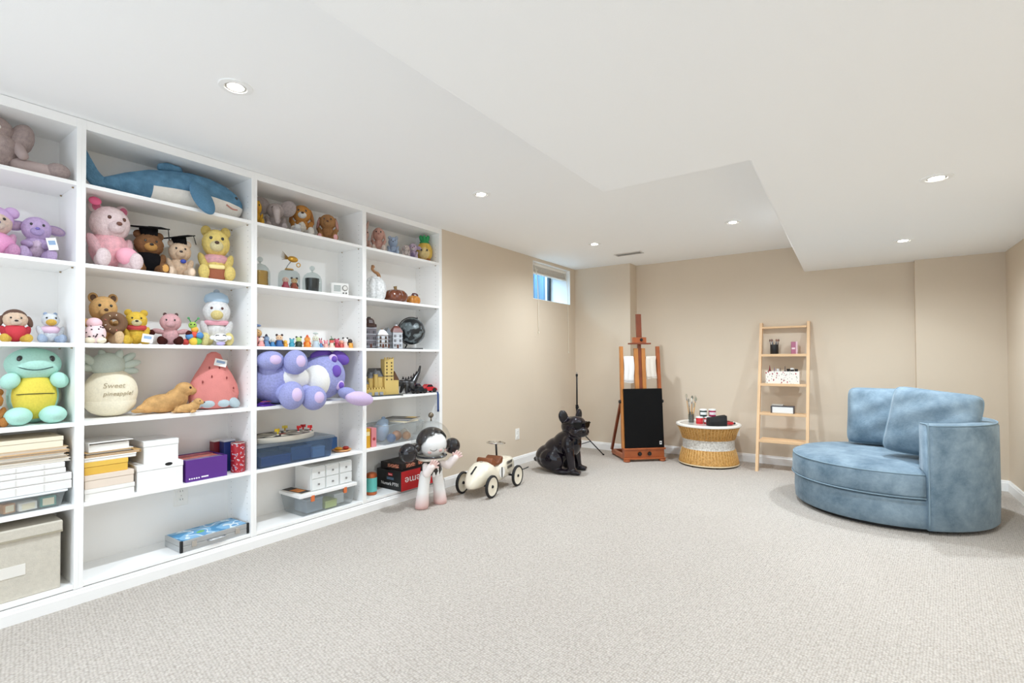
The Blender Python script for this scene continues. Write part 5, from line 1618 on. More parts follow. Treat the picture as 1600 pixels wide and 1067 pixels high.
def swirl(base, art, name, sc=40):
    m = bpy.data.materials.new(name)
    m.use_nodes = True
    nt = m.node_tree
    b = nt.nodes['Principled BSDF']
    b.inputs['Roughness'].default_value = 0.35
    tc = nt.nodes.new('ShaderNodeTexCoord')
    n = nt.nodes.new('ShaderNodeTexNoise')
    n.inputs['Scale'].default_value = sc
    n.inputs['Detail'].default_value = 1
    nt.links.new(tc.outputs['Object'], n.inputs['Vector'])
    r = nt.nodes.new('ShaderNodeValToRGB')
    r.color_ramp.interpolation = 'CONSTANT'
    r.color_ramp.elements[0].color = hexl(base)
    els = r.color_ramp.elements
    els[1].position = art[0][0]
    els[1].color = hexl(art[0][1])
    for p_, c_ in art[1:]:
        e = els.new(p_)
        e.color = hexl(c_)
    nt.links.new(n.outputs['Fac'], r.inputs['Fac'])
    nt.links.new(r.outputs[0], b.inputs['Base Color'])
    return m
t = thing('gift_tin', 'tall dark red tin at the back of the three tins', 'tin', (-0.215, 1.388, S5), 0, 'tins on the fifth shelf')
bx('tin', t, P('#7c1f2a', rough=0.4), -0.03, 0.03, -0.03, 0.03, 0, 0.172)
bx('lid', t, P('#d8d2cc', rough=0.4), -0.031, 0.031, -0.031, 0.031, 0.172, 0.182)
t = thing('gift_tin', 'navy blue tin between the two red ones', 'tin', (-0.145, 1.415, S5), 0, 'tins on the fifth shelf')
bx('tin', t, P('#1e2f66', rough=0.4), -0.03, 0.03, -0.032, 0.032, 0, 0.175)
bx('lid', t, P('#c9ccd4', rough=0.4), -0.031, 0.031, -0.033, 0.033, 0.175, 0.185)
t = thing('gift_tin', 'round red can with pale scroll decoration nearest the shelf edge', 'tin', (-0.065, 1.438, S5), 0, 'tins on the fifth shelf')
cyl('can', t, swirl('#a81f2c', ((0.60, '#e8c9cc'), (0.66, '#2c3f7c'), (0.72, '#a81f2c')), 'scroll_print', 60), (0, 0, 0), 0.038, 0.168, seg=32)
lathe('rim', t, P('#c9c6c2', rough=0.3, metal=0.8), [(0.036, 0.168), (0.0385, 0.168), (0.0385, 0.173), (0.036, 0.173)], seg=32, close=True)
lathe('lid', t, P('#8c1c26', rough=0.4), [(0, 0.168), (0.036, 0.168), (0.036, 0.171), (0, 0.171)], seg=32)
# art case
t = thing('art_case', 'flat aluminium art case with a blue and green printed top', 'case', (-0.105, 1.293, S6), 2)
AL = P('#c3c6c8', rough=0.35, metal=0.75)
bx('case_base', t, AL, -0.095, 0.095, -0.18, 0.18, 0, 0.032, bev=0.002)
bx('case_lid', t, AL, -0.095, 0.095, -0.18, 0.18, 0.033, 0.060, bev=0.002)
bx('printed_top', t, swirl('#2f86b8', ((0.42, '#7fb4d8'), (0.52, '#dfeaf0'), (0.56, '#5a9ccc'), (0.66, '#6fb356')), 'case_print', 9), -0.088, 0.088, -0.172, 0.172, 0.060, 0.0615, bev=0)
for y in (-0.176, 0.176):
    bx('corner_guard', t, P('#17181a', rough=0.5), 0.085, 0.098, y - 0.007, y + 0.007, 0.001, 0.062, bev=0.002)
for y in (-0.115, 0.115):
    bx('clasp', t, CHR, 0.095, 0.100, y - 0.012, y + 0.012, 0.018, 0.05, bev=0.001)
tube('handle', t, AL, [(0.096, -0.045, 0.03), (0.116, -0.04, 0.03), (0.116, 0.04, 0.03), (0.096, 0.045, 0.03)], 0.005, 8)

# --- third bookcase
plush('plush_duckling', 'small golden yellow plush squeezed against the panel beside the elephant', 'plush toy', (-0.13, 1.575, S1), 0.180, -20, '#e3a51e', ear='small', nose=None, muz='#e0902a', wid=0.62, arms='down')
t = plush('plush_elephant', 'grey plush elephant with big floppy ears on the top shelf', 'plush toy', (-0.155, 1.712, S1), 0.205, -24, '#b3a5a2', ear='none', nose=None, muz='#b3a5a2', wid=0.95, hd=1.0, fz=0.0, footc='#b9abaa')
EF = fur('#b3a5a2')
for s in (-1, 1):
    ell('ear', t, EF, (-0.01, s * 0.078, 0.168), (0.018, 0.048, 0.058), (s * -30, 0, 0))
tube('trunk', t, EF, [(0.055, 0, 0.135), (0.085, 0, 0.115), (0.092, 0.002, 0.085), (0.098, 0.004, 0.055), (0.112, 0.006, 0.042)], [0.026, 0.022, 0.018, 0.015, 0.012], 12, sm=5)
plush('plush_dog', 'orange brown plush puppy with a white muzzle and belly', 'plush toy', (-0.155, 1.898, S1), 0.240, -28, '#c27a2a', ear='floppy', earc='#a8642a', muz='#f0ece6', nose='#3a2218', belly='#f0e6d8', wid=0.92, footc='#efe6da', armc='#c27a2a')
plush('plush_rabbit', 'brown plush rabbit with pink foot pads and lop ears', 'plush toy', (-0.15, 2.095, S1), 0.222, -34, '#a8703c', ear='floppy', earc='#d99a90', muz='#b27c48', nose='#5a3424', pad='#e7a4a8', wid=0.95)
t = thing('plush_kitten', 'tiny grey and white plush between the elephant and the puppy', 'plush toy', (-0.05, 1.800, S1), -28, 'plush toys on the shelves')
ell('body', t, fur('#c9c6c6'), (0, 0, 0.018), (0.022, 0.028, 0.018), fuzz=0.022)
ell('head', t, fur('#efedeb'), (0.012, 0.004, 0.038), (0.017, 0.019, 0.016), fuzz=0.022)
for s in (-1, 1):
    ell('ear', t, fur('#b5b1b1'), (0.008, s * 0.013 + 0.004, 0.053), (0.004, 0.006, 0.008))

GL = clear('#eef3f3', 0.965, 0.015, 0.02)
def cloche(label, loc, r, h, knob=True):
    t = thing('glass_cloche', label, 'glass dome', loc)
    pr = [(r, 0), (r, h * 0.55), (r * 0.96, h * 0.68), (r * 0.82, h * 0.82), (r * 0.55, h * 0.93), (r * 0.2, h * 0.985), (0, h)]
    lathe('dome', t, GL, pr, seg=40)
    tube('rim', t, GL, [(r * math.cos(q * math.pi / 16), r * math.sin(q * math.pi / 16), 0.002) for q in range(32)], 0.002, 6, closed=True)
    if knob:
        tube('knob_stem', t, GL, [(0, 0, h), (0, 0, h + 0.012)], 0.006, 10)
        ell('knob', t, GL, (0, 0, h + 0.026), 0.017)
    return t
cloche('glass cloche over the gold candle against the panel', (-0.115, 1.592, S2), 0.058, 0.148)
t = thing('candle', 'gold candle tumbler under the glass cloche', 'candle', (-0.115, 1.592, S2))
lathe('tumbler', t, P('#c79a4a', rough=0.25, metal=0.7), [(0, 0), (0.044, 0), (0.047, 0.004), (0.047, 0.100), (0.044, 0.100), (0.044, 0.085), (0, 0.085)], seg=32)
cyl('wax', t, P('#efe6d2', rough=0.6), (0, 0, 0.085), 0.0435, 0.006)
tube('wick', t, P('#2a2622', rough=0.8), [(0, 0, 0.09), (0.002, 0, 0.104)], 0.0012, 5)
t = thing('glass_cloche', 'knobless glass dome over two tiny figurines', 'glass dome', (-0.115, 1.785, S2))
lathe('dome', t, GL, [(0.066, 0), (0.066, 0.09), (0.062, 0.112), (0.05, 0.126), (0.028, 0.134), (0, 0.136)], seg=40)
lathe('base', t, P('#e3dcc8', rough=0.5), [(0, 0), (0.064, 0), (0.064, 0.006), (0, 0.006)], seg=36)
def figurine(label, loc, rz, body, head, acc, h=0.075, hat=None, kind='figurine', group='tiny figurines'):
    t = thing('figurine', label, kind, loc, rz, group)
    b_ = P(body, rough=0.4)
    lathe('body', t, b_, [(0, 0), (0.30 * h, 0), (0.32 * h, 0.05 * h), (0.26 * h, 0.25 * h), (0.20 * h, 0.48 * h), (0.10 * h, 0.55 * h), (0, 0.56 * h)], seg=18)
    ell('head', t, P(head, rough=0.4), (0.02 * h, 0, 0.68 * h), (0.22 * h, 0.24 * h, 0.22 * h))
    for s in (-1, 1):
        limb('arm', t, P(acc, rough=0.4), (0.05 * h, s * 0.2 * h, 0.46 * h), (0.16 * h, s * 0.27 * h, 0.28 * h), 0.06 * h, 0.05 * h, 8)
        ell('eye', t, EYE, (0.21 * h, s * 0.08 * h, 0.71 * h), 0.03 * h)
    if hat == 'pointy':
        lathe('hat', t, P(acc, rough=0.5), [(0.24 * h, 0.80 * h), (0.15 * h, 0.84 * h), (0.05 * h, 1.05 * h), (0, 1.08 * h), (0, 0.8 * h)], seg=16)
    elif hat == 'leaf':
        lathe('hat', t, P(acc, rough=0.5), [(0.25 * h, 0.79 * h), (0.20 * h, 0.90 * h), (0, 0.95 * h), (0, 0.79 * h)], seg=16)
        tube('stalk', t, P(acc, rough=0.5), [(0, 0, 0.93 * h), (0.0, -0.06 * h, 1.2 * h)], 0.03 * h, 6)
    elif hat == 'ears':
        for s in (-1, 1):
            ell('ear', t, P(acc, rough=0.5), (0, s * 0.18 * h, 0.90 * h), (0.05 * h, 0.09 * h, 0.09 * h))
    elif hat == 'long':
        for s in (-1, 1):
            ell('ear', t, P(acc, rough=0.5), (0, s * 0.10 * h, 0.99 * h), (0.04 * h, 0.06 * h, 0.18 * h), (-s * 10, 0, 0))
    elif hat == 'disc':
        ell('umbrella', t, P(acc, rough=0.4), (0, 0.0, 1.08 * h), (0.20 * h, 0.20 * h, 0.08 * h))
        tube('umbrella_stick', t, P('#c9c9c6', rough=0.4), [(0, 0, 0.85 * h), (0, 0, 1.05 * h)], 0.02 * h, 6)
    return t
figurine('tiny crimson figurine standing in the knobless dome', (-0.10, 1.752, S2 + 0.0062), -30, '#b83048', '#e6b8a4', '#d8d2cc', 0.085)
figurine('tiny russet figurine with a dark hat in the knobless dome', (-0.10, 1.812, S2 + 0.0062), -30, '#a8431e', '#d8b07c', '#3a2820', 0.085, 'ears')
# gold bird ornament standing on the dome
t = thing('gold_ornament', 'golden wire bird ornament balanced on the knobless dome', 'ornament', (-0.115, 1.785, S2 + 0.136), -30)
GO = P('#c9983c', rough=0.3, metal=0.7)
lathe('base', t, GO, [(0, 0), (0.028, 0.0), (0.026, 0.006), (0, 0.008)], seg=20)
tube('stem', t, P('#9aa0a2', rough=0.3, metal=0.8), [(0, -0.02, 0.006), (0, -0.008, 0.03), (0, 0.01, 0.055)], 0.003, 6)
ell('body', t, GO, (0, 0.022, 0.072), (0.018, 0.032, 0.02), (-10, 0, 0))
for i in range(6):
    tube('feather', t, P('#8a6a34', rough=0.4, metal=0.5), [(0, -0.002, 0.074), (0.0, -0.05 + 0.003 * abs(i - 2), 0.066 + 0.011 * i)], [0.004, 0.001], 6)
tube('loop', t, GO, [(0, 0.056 + 0.011 * math.cos(q * math.pi / 8), 0.036 + 0.013 * math.sin(q * math.pi / 8)) for q in range(16)], 0.003, 6, closed=True)
cloche('glass cloche with a ring of space around the black candle', (-0.115, 1.952, S2), 0.062, 0.145)
t = thing('candle', 'black candle tumbler under the other glass cloche', 'candle', (-0.115, 1.952, S2))
lathe('tumbler', t, P('#191817', rough=0.2, coat=0.5), [(0, 0), (0.038, 0), (0.041, 0.004), (0.047, 0.100), (0.044, 0.100), (0.042, 0.085), (0, 0.085)], seg=32)
cyl('wax', t, P('#e6e0d2', rough=0.6), (0, 0, 0.085), 0.0418, 0.006)
tube('wick', t, P('#2a2622', rough=0.8), [(0, 0, 0.09), (0.002, 0, 0.104)], 0.0012, 5)
t = thing('desk_radio', 'small white retro radio with speaker slots at the shelf end', 'radio', (-0.10, 2.155, S2), -22)
bx('case', t, P('#eeece8', rough=0.35), -0.025, 0.025, -0.062, 0.062, 0.004, 0.092, bev=0.008)
for i in range(5):
    bx('speaker_slot', t, P('#7a8a86', rough=0.5), 0.0249, 0.0262, -0.042, 0.006, 0.032 + i * 0.009, 0.036 + i * 0.009, bev=0)
lathe('dial', t, P('#e4e0da', rough=0.3), [(0, 0), (0.016, 0), (0.017, 0.003), (0.014, 0.006), (0, 0.006)], (0.025, 0.035, 0.056), 20, rot=(0, 90, 0))
tube('dial_ring', t, P('#3a3634', rough=0.4), [(0.0285, 0.035 + 0.0175 * math.cos(q * math.pi / 10), 0.056 + 0.0175 * math.sin(q * math.pi / 10)) for q in range(20)], 0.0018, 6, closed=True)
for y in (0.024, 0.044):
    lathe('button', t, P('#3a3634', rough=0.4), [(0, 0), (0.005, 0), (0.005, 0.004), (0, 0.004)], (0.025, y, 0.02), 10, rot=(0, 90, 0))
for y in (-0.045, 0.045):
    bx('foot', t, P('#8a8682', rough=0.6), -0.018, 0.018, y - 0.006, y + 0.006, 0, 0.005)

# third shelf: parade of small figures
row = [(1.560, 0.120, '#d8908a', '#c9a06a', '#6d86b0', 'disc', 'tall pink figurine under a blue dish beside the panel'),
       (1.560, 0.062, '#e7a09c', '#f0d8cc', '#4a2a2a', 'ears', 'short coral figurine in front of the blue dish one'),
       (1.620, 0.075, '#5f88b4', '#8aa4c4', '#2c2a3c', 'pointy', 'blue boat-like figurine with a dark pointed hat'),
       (1.660, 0.060, '#3f82b8', '#d8d4cc', '#2a2c30', None, 'small blue and white figurine beside the pointed hat'),
       (1.705, 0.085, '#3a66a0', '#e6c09c', '#3a2220', 'ears', 'dark eared figurine with a blue base'),
       (1.745, 0.050, '#eaa93a', '#f0b848', '#e8983a', None, 'plump orange yellow figurine in the row'),
       (1.790, 0.060, '#3a9ab4', '#5ab4c8', '#2c7c9c', 'ears', 'turquoise figurine in the row'),
       (1.838, 0.075, '#2c3a2c', '#c8d88c', '#3a4a34', 'ears', 'dark figurine with a pale green face'),
       (1.900, 0.080, '#e8882a', '#f0a04a', '#d8542a', 'pointy', 'bright orange figurine with a pointed hat'),
       (1.962, 0.090, '#b8c8d4', '#d8d8c4', '#c8d4d0', 'disc', 'pale figurine under a tiny white parasol'),
       (2.000, 0.058, '#5a8ab8', '#d88a94', '#8a3a44', 'long', 'little pink and blue figurine with long ears'),
       (2.040, 0.055, '#e8b4a4', '#e898a0', '#e0848c', 'ears', 'pale pink figurine in the row'),
       (2.088, 0.070, '#ead0c0', '#e0645c', '#2a5a2c', 'leaf', 'red faced figurine with a green leaf cap'),
       (2.128, 0.070, '#b02c3c', '#d86078', '#8a2848', 'ears', 'crimson figurine beside the green leaf cap'),
       (2.165, 0.062, '#d0584c', '#eca48c', '#b83434', None, 'coral red figurine in the row'),
       (2.200, 0.080, '#e6bcb4', '#f0e8e4', '#33312f', 'ears', 'white figurine with dark ears near the row end'),
       (2.240, 0.075, '#e0a03a', '#3a2a24', '#d8902c', None, 'orange and black figurine at the end of the row')]
for i, (y, h, b_, hd_, ac, hat, lb) in enumerate(row):
    figurine(lb, (-0.09 if i != 1 else -0.035, y, S3), -25 - i, b_, hd_, ac, h, hat, group='figurines on the third shelf')

# fourth shelf: big purple plush on its side
t = thing('plush_bear', 'huge lavender plush lying on its side with feet over the shelf edge', 'plush toy', (-0.11, 1.80, S4), 0, 'plush toys on the shelves')
LV = P('#a4a7d8', rough=0.95, var=0.14, vs=14, bump=0.5, bs=90, sheen=0.4, spec=0.1, name='lavender_plush')
LV2 = P('#d6c0e4', rough=0.95, var=0.06, vs=14, bump=0.3, bs=90, sheen=0.3, spec=0.1, name='lilac_plush')
WV = P('#f0eee8', rough=0.95, var=0.04, vs=14, bump=0.3, bs=90, sheen=0.2, spec=0.1, name='white_plush')
DV = P('#6f4fb0', rough=0.8, var=0.1, vs=14, bump=0.2, bs=60, sheen=0.3, name='violet_plush')
ell('torso', t, LV, (0.0, -0.09, 0.146), (0.125, 0.18, 0.142))
ell('belly_patch', t, WV, (0.05, -0.045, 0.16), (0.088, 0.135, 0.092))
ell('head', t, LV, (0.01, 0.215, 0.168), (0.135, 0.165, 0.158))
ell('face_patch', t, WV, (0.055, 0.145, 0.145), (0.098, 0.10, 0.122), (-12, 0, 0))
ell('nose', t, DV, (0.138, 0.245, 0.205), (0.024, 0.034, 0.042))
for y, z_ in ((0.285, 0.105), (0.25, 0.285)):
    ell('eye_ring', t, LV2, (0.118 - 0.03 * (z_ > 0.2), y, z_), (0.022, 0.034, 0.036))
    ell('eye', t, DV, (0.130 - 0.028 * (z_ > 0.2), y, z_), (0.018, 0.022, 0.024))
for c_, r_, rot in (((0.06, 0.33, 0.295), (0.03, 0.075, 0.045), (-25, 0, 0)), ((0.03, 0.20, 0.315), (0.03, 0.085, 0.035), (8, 0, 0))):
    ell('ear', t, DV, c_, r_, rot)
ell('ear', t, LV2, (0.182, 0.400, 0.008), (0.045, 0.120, 0.050), (-10, 0, 3))
ell('ear_base', t, LV, (0.145, 0.325, 0.048), (0.05, 0.07, 0.042), (-14, 0, 3))
for i, (y, z_, x, r1, r2) in enumerate(((-0.188, 0.278, 0.085, 0.085, 0.062), (-0.060, 0.268, 0.148, 0.074, 0.078), (-0.105, 0.062, 0.180, 0.078, 0.088), (0.045, 0.036, 0.184, 0.082, 0.078))):
    ell('foot', t, LV, (x, y, z_), (0.062, r1, r2))
    ell('foot_pad', t, LV2, (x + 0.036, y + 0.002, z_ + 0.004), (0.032, r1 * 0.55, r2 * 0.58))
    limb('leg', t, LV, (0.03, y * 0.8 - 0.02, 0.13 + (z_ - 0.13) * 0.4), (x - 0.02, y, z_), 0.06, 0.058)
t = thing('snack_packet', 'shiny violet packet under the lavender plush beside the panel', 'packet', (-0.055, 1.580, S4), 6)
pv, pf = [], []
for i in range(9):
    for j in range(7):
        u, w = i / 8, j / 6
        pv.append((-0.05 + 0.1 * u, -0.042 + 0.1 * w, 0.004 + 0.030 * math.sin(math.pi * u) * math.sin(math.pi * w) + 0.003 * math.sin(9 * u + 5 * w)))
pf = [(i * 7 + j, i * 7 + j + 1, (i + 1) * 7 + j + 1, (i + 1) * 7 + j) for i in range(8) for j in range(6)]
o = mesh('wrapper', t, P('#4a2488', rough=0.2, coat=0.5, var=0.4, vs=30), pv, pf, True)
o.modifiers.new('thick', 'SOLIDIFY').thickness = -0.004
bx('seal_strip', t, P('#9c4a3c', rough=0.4), 0.035, 0.052, -0.04, 0.02, 0.028, 0.031, bev=0)

# fifth shelf: blue bin, dartboard, wooden toy
BLU = clear('#9fbcdc', 0.9, 0.12, 0.1, 'blue_tint')
clearbin('plastic_bin', 'wide flat blue tinted clear bin under the dartboard', (-0.135, 1.785, S5), 0.128, 0.262, 0.142, BLU, clear('#cfd9e2', 0.85, 0.15, 0.12, 'frosted'), lidh=0.016, taper=0.95)
for i, (x, y, c, s, nm, lb) in enumerate(((-0.10, 1.648, '#2f5f94', (0.16, 0.19, 0.06), 'toy_tray', 'dark blue tray inside the flat blue bin'), (-0.12, 1.83, '#5a7c9c', (0.15, 0.14, 0.09), 'craft_box', 'slate blue box inside the flat blue bin'), (-0.05, 1.945, '#c8ccd0', (0.05, 0.09, 0.07), 'craft_box', 'pale grey box inside the flat blue bin'), (-0.17, 1.955, '#6a5a50', (0.09, 0.10, 0.05), 'craft_box', 'brown box inside the flat blue bin'))):
    q = thing(nm, lb, 'craft supplies', (x, y, S5 + 0.0065))
    bx('body', q, P(c, rough=0.5), -s[0] / 2, s[0] / 2, -s[1] / 2, s[1] / 2, 0, s[2] * 0.8)
    bx('lid', q, P(c, rough=0.3), -s[0] / 2 - 0.002, s[0] / 2 + 0.002, -s[1] / 2 - 0.002, s[1] / 2 + 0.002, s[2] * 0.8, s[2])
t = thing('dartboard', 'round magnetic dartboard lying on the flat blue bin', 'dartboard', (-0.145, 1.748, S5 + 0.1425), 0)
RB = 0.205
lathe('rim', t, P('#d9d2c4', rough=0.35, metal=0.3), [(0, 0), (RB, 0), (RB + 0.002, 0.003), (RB + 0.002, 0.030), (RB - 0.004, 0.034), (RB - 0.03, 0.034), (RB - 0.03, 0.030), (0, 0.030)], seg=64).scale = (0.63, 1.08, 1)
cols = ('#1b1a1a', '#efe8d6')
for i in range(20):
    a0, a1 = R(i * 18), R(i * 18 + 18)
    ri, ro = 0.03, RB - 0.032
    pts = [(ri * math.cos(a0), ri * math.sin(a0)), (ro * math.cos(a0), ro * math.sin(a0)), (ro * math.cos((a0 + a1) / 2), ro * math.sin((a0 + a1) / 2)), (ro * math.cos(a1), ro * math.sin(a1)), (ri * math.cos(a1), ri * math.sin(a1))]
    prism('score_field', t, P(cols[i % 2], rough=0.5), [(x * 0.63, y * 1.08) for x, y in pts], 0.003, loc=(0, 0, 0.0318))
lathe('bullseye', t, P('#b8302c', rough=0.5), [(0, 0.030), (0.03, 0.030), (0.03, 0.034), (0.014, 0.034), (0.014, 0.035), (0, 0.035)], seg=24).scale = (0.63, 1.08, 1)
lathe('number_ring', t, P('#17161a', rough=0.5), [(RB - 0.028, 0.034), (RB - 0.005, 0.034), (RB - 0.005, 0.0352), (RB - 0.028, 0.0352)], seg=64, close=True).scale = (0.63, 1.08, 1)
for i, (x, y, c, fl, lb) in enumerate(((-0.08, 1.690, '#d8c22c', '#d8b41c', 'yellow magnetic dart on the dartboard beside the panel'), (-0.19, 1.80, '#caa63a', '#e8d25c', 'gold magnetic dart lying near the dartboard middle'), (-0.10, 1.842, '#c8242c', '#d83030', 'red magnetic dart lying on the dartboard, white collar'), (-0.13, 1.895, '#c8242c', '#c01c24', 'red magnetic dart on the far dartboard edge'), (-0.06, 1.905, '#d8282c', '#d82c2c', 'red magnetic dart nearest the shelf front'))):
    q = thing('magnetic_dart', lb, 'dart', (x, y, S5 + 0.1425 + 0.0354), 30 * i, 'darts on the dartboard')
    cyl('magnet', q, P('#e9e4dc', rough=0.3), (0, 0, 0), 0.009, 0.008, seg=14)
    tube('shaft', q, P(c, rough=0.4), [(0, 0, 0.007), (0, 0, 0.03)], [0.004, 0.006], 8)
    for k_ in range(3):
        a = R(120 * k_)
        box('flight', q, P(fl, rough=0.4), (0.009 * math.cos(a), 0.009 * math.sin(a), 0.034), (0.020, 0.002, 0.018), rot=(0, 0, a), bev=0.0005)
t = thing('wooden_plate', 'round wooden toy plate with painted food beside the blue bin', 'wooden toy', (-0.11, 2.185, S5), 0)
lathe('plate', t, P('#dca46a', rough=0.5, var=0.1, vs=20), [(0, 0), (0.05, 0), (0.068, 0.010), (0.066, 0.014), (0.045, 0.008), (0, 0.008)], seg=32)
ell('painted_slice', t, P('#e0a02c', rough=0.4), (-0.005, -0.025, 0.020), (0.03, 0.024, 0.013))
ell('painted_berry', t, P('#a82c20', rough=0.4), (0.008, 0.028, 0.020), (0.022, 0.022, 0.013))
t = thing('toy_block', 'blue toy block at the back beside the wooden plate', 'toy block', (-0.225, 2.175, S5), 15)
bx('block', t, P('#2c5f9c', rough=0.4), -0.03, 0.03, -0.035, 0.035, 0, 0.09, bev=0.006)
for x in (-0.014, 0.014):
    for y in (-0.016, 0.016):
        cyl('stud', t, P('#2c5f9c', rough=0.4), (x, y, 0.09), 0.009, 0.007, seg=12)

# bottom shelf: latched bin and drawer units
clearbin('plastic_bin', 'deep clear bin with white lid and orange latches', (-0.135, 2.02, S6), 0.122, 0.215, 0.145, CLR, P('#f1f0ee', rough=0.35), lidh=0.020, latch=('#d8703c', (-0.13, 0.12)), taper=0.9)
for i, (x, y, c, s, lb) in enumerate(((-0.12, 1.93, '#8f9ba6', (0.14, 0.12, 0.09), 'grey craft box inside the deep latched bin'), (-0.10, 2.05, '#b8c47c', (0.12, 0.09, 0.05), 'pale green sponge inside the deep latched bin'), (-0.14, 2.14, '#dfe3e6', (0.12, 0.08, 0.07), 'white packet inside the deep latched bin'))):
    q = thing('craft_box', lb, 'craft supplies', (x, y, S6 + 0.0065))
    bx('body', q, P(c, rough=0.6), -s[0] / 2, s[0] / 2, -s[1] / 2, s[1] / 2, 0, s[2] * 0.8)
    bx('lid', q, P(c, rough=0.4), -s[0] / 2 - 0.002, s[0] / 2 + 0.002, -s[1] / 2 - 0.002, s[1] / 2 + 0.002, s[2] * 0.8, s[2])
FR = P('#dfe0de', rough=0.3, coat=0.2)
zz = S6 + 0.1455
for i in range(3):
    yc = 1.952 + i * 0.108
    t = thing('drawer_unit', ('translucent two-drawer unit nearest the orange booklet', 'middle translucent two-drawer unit on the white lid', 'translucent two-drawer unit closest to the right panel')[i], 'drawer unit', (-0.135, yc, zz), 0, 'drawer units on the latched bin')
    bx('case', t, P('#e9eae8', rough=0.3), -0.10, 0.088, -0.052, 0.052, 0, 0.160)
    for k_ in range(2):
        d = bx('drawer', t, FR, 0.088, 0.097, -0.049, 0.049, 0.005 + k_ * 0.077, 0.078 + k_ * 0.077, bev=0.002)
        lathe('knob', d, P('#8a8784', rough=0.3), [(0, 0), (0.006, 0), (0.007, 0.006), (0, 0.008)], (0.0045, 0, 0), 12, rot=(0, 90, 0))
t = thing('booklet', 'orange and black booklet lying on the white lid', 'booklet', (-0.14, 1.852, zz), 6)
bx('cover', t, P('#2b2624', rough=0.5), -0.10, 0.10, -0.036, 0.036, 0.005, 0.007, bev=0.0005)
bx('pages', t, P('#eae4d8', rough=0.7), -0.098, 0.098, -0.034, 0.034, 0, 0.005, bev=0)
bx('cover_print', t, P('#d8812c', rough=0.5), -0.03, 0.06, -0.03, 0.03, 0.007, 0.0076, bev=0)

# --- fourth bookcase
plush('plush_rabbit', 'upright pink plush rabbit with tall ears against the panel', 'plush toy', (-0.145, 2.418, S1), 0.188, -30, '#e2b4a4', ear='tall', earc='#eac2b4', nose='#c88a80', belly='#eed3c6', wid=0.6, hd=0.9, legs=True)
plush('plush_rabbit', 'slumped pink plush with long hanging ears beside the tall eared rabbit', 'plush toy', (-0.135, 2.540, S1), 0.222, -40, '#dba290', ear='floppy', earc='#e6b8a8', nose='#b87a70', wid=0.72, footc='#ecd6ca')
plush('plush_bear', 'little pale blue plush between the pink rabbits and lilac plush', 'plush toy', (-0.11, 2.665, S1), 0.165, -40, '#a9bfdc', ear='round', earc='#c9d4e6', nose='#5a5a70', wid=0.85, arms='down')
plush('plush_lamb', 'small cream plush with curly face on the end bookcase top shelf', 'plush toy', (-0.08, 2.775, S1), 0.115, -44, '#e6d4cc', ear='floppy', earc='#d9b9b0', nose='#b98a80', wid=0.85, fz=0.05)
plush('plush_bear', 'lilac and white plush lying next to the pineapple toy', 'plush toy', (-0.115, 2.885, S1), 0.155, -46, '#d4bcd8', ear='wing', earc='#b49cc4', muz='#ecdfe6', nose='#a86a78', belly='#9a86b4', wid=0.85)
t = thing('plush_pineapple', 'yellow pineapple plush with green leaves at the end of the top shelf', 'plush toy', (-0.10, 3.005, S1), -46, 'plush toys on the shelves')
ell('body', t, fur('#e3b643'), (0, 0, 0.0905), (0.055, 0.068, 0.088), fuzz=0.022)
ell('face_patch', t, fur('#efcf86'), (0.02, 0, 0.08), (0.043, 0.052, 0.06))
for s in (-1, 1):
    ell('eye', t, EYE, (0.061, s * 0.024, 0.095), (0.007, 0.008, 0.009))
    ell('foot', t, fur('#b0622c'), (0.045, s * 0.034, 0.014), (0.018, 0.02, 0.014))
for i in range(7):
    a = i * 0.9
    ell('leaf', t, felt('#1f8c46'), (0.018 * math.cos(a), 0.026 * math.sin(a), 0.196), (0.010, 0.014, 0.038), (math.sin(a) * -24, math.cos(a) * 18, 0))
ell('leaf_base', t, felt('#1f8c46'), (0, 0, 0.170), (0.036, 0.042, 0.014))
# pumpkins
def pumpkin(label, loc, r, h, mat, stem, lobes, st=None):
    t = thing('pumpkin', label, 'pumpkin', loc, 0, 'pumpkin ornaments')
    pr = [(0, 0.004), (0.35 * r, 0.0), (0.68 * r, 0.02 * h), (0.9 * r, 0.16 * h), (r, 0.42 * h), (0.95 * r, 0.68 * h), (0.74 * r, 0.89 * h), (0.42 * r, h), (0.12 * r, 0.95 * h), (0, 0.94 * h)]
    lathe('body', t, mat, pr, seg=72, lobes=lobes, lobe=0.10)
    tube('stem', t, stem, st or [(0, 0, 0.93 * h), (0, 0.0, 1.08 * h), (0, -0.004, 1.28 * h)], [0.016 * r / 0.08, 0.009 * r / 0.08, 0.012 * r / 0.08], 10, sm=4)
    return t
pumpkin('tall white mottled pumpkin with a twisting brown stem', (-0.12, 2.495, S2), 0.085, 0.185, P('#dfe0e0', rough=0.3, var=0.22, vs=70, bump=0.4, bs=60), P('#a97a50', rough=0.5, var=0.3, vs=60), 9,
        [(0, 0.03, 0.165), (0, 0.035, 0.195), (0, 0.02, 0.215), (0, -0.01, 0.225), (0, -0.03, 0.245), (0, -0.018, 0.262), (0, -0.03, 0.262)])
pumpkin('dark amber glass pumpkin with a short stem', (-0.11, 2.690, S2), 0.102, 0.105, P('#6b3214', rough=0.12, coat=0.8, var=0.25, vs=14), P('#8a6a34', rough=0.25, coat=0.5), 9)
t = pumpkin('small orange glass pumpkin with a dark red curl on top', (-0.11, 2.885, S2), 0.062, 0.078, P('#c07a1c', rough=0.15, coat=0.8, var=0.2, vs=16), P('#5a1c18', rough=0.2, coat=0.5), 8)
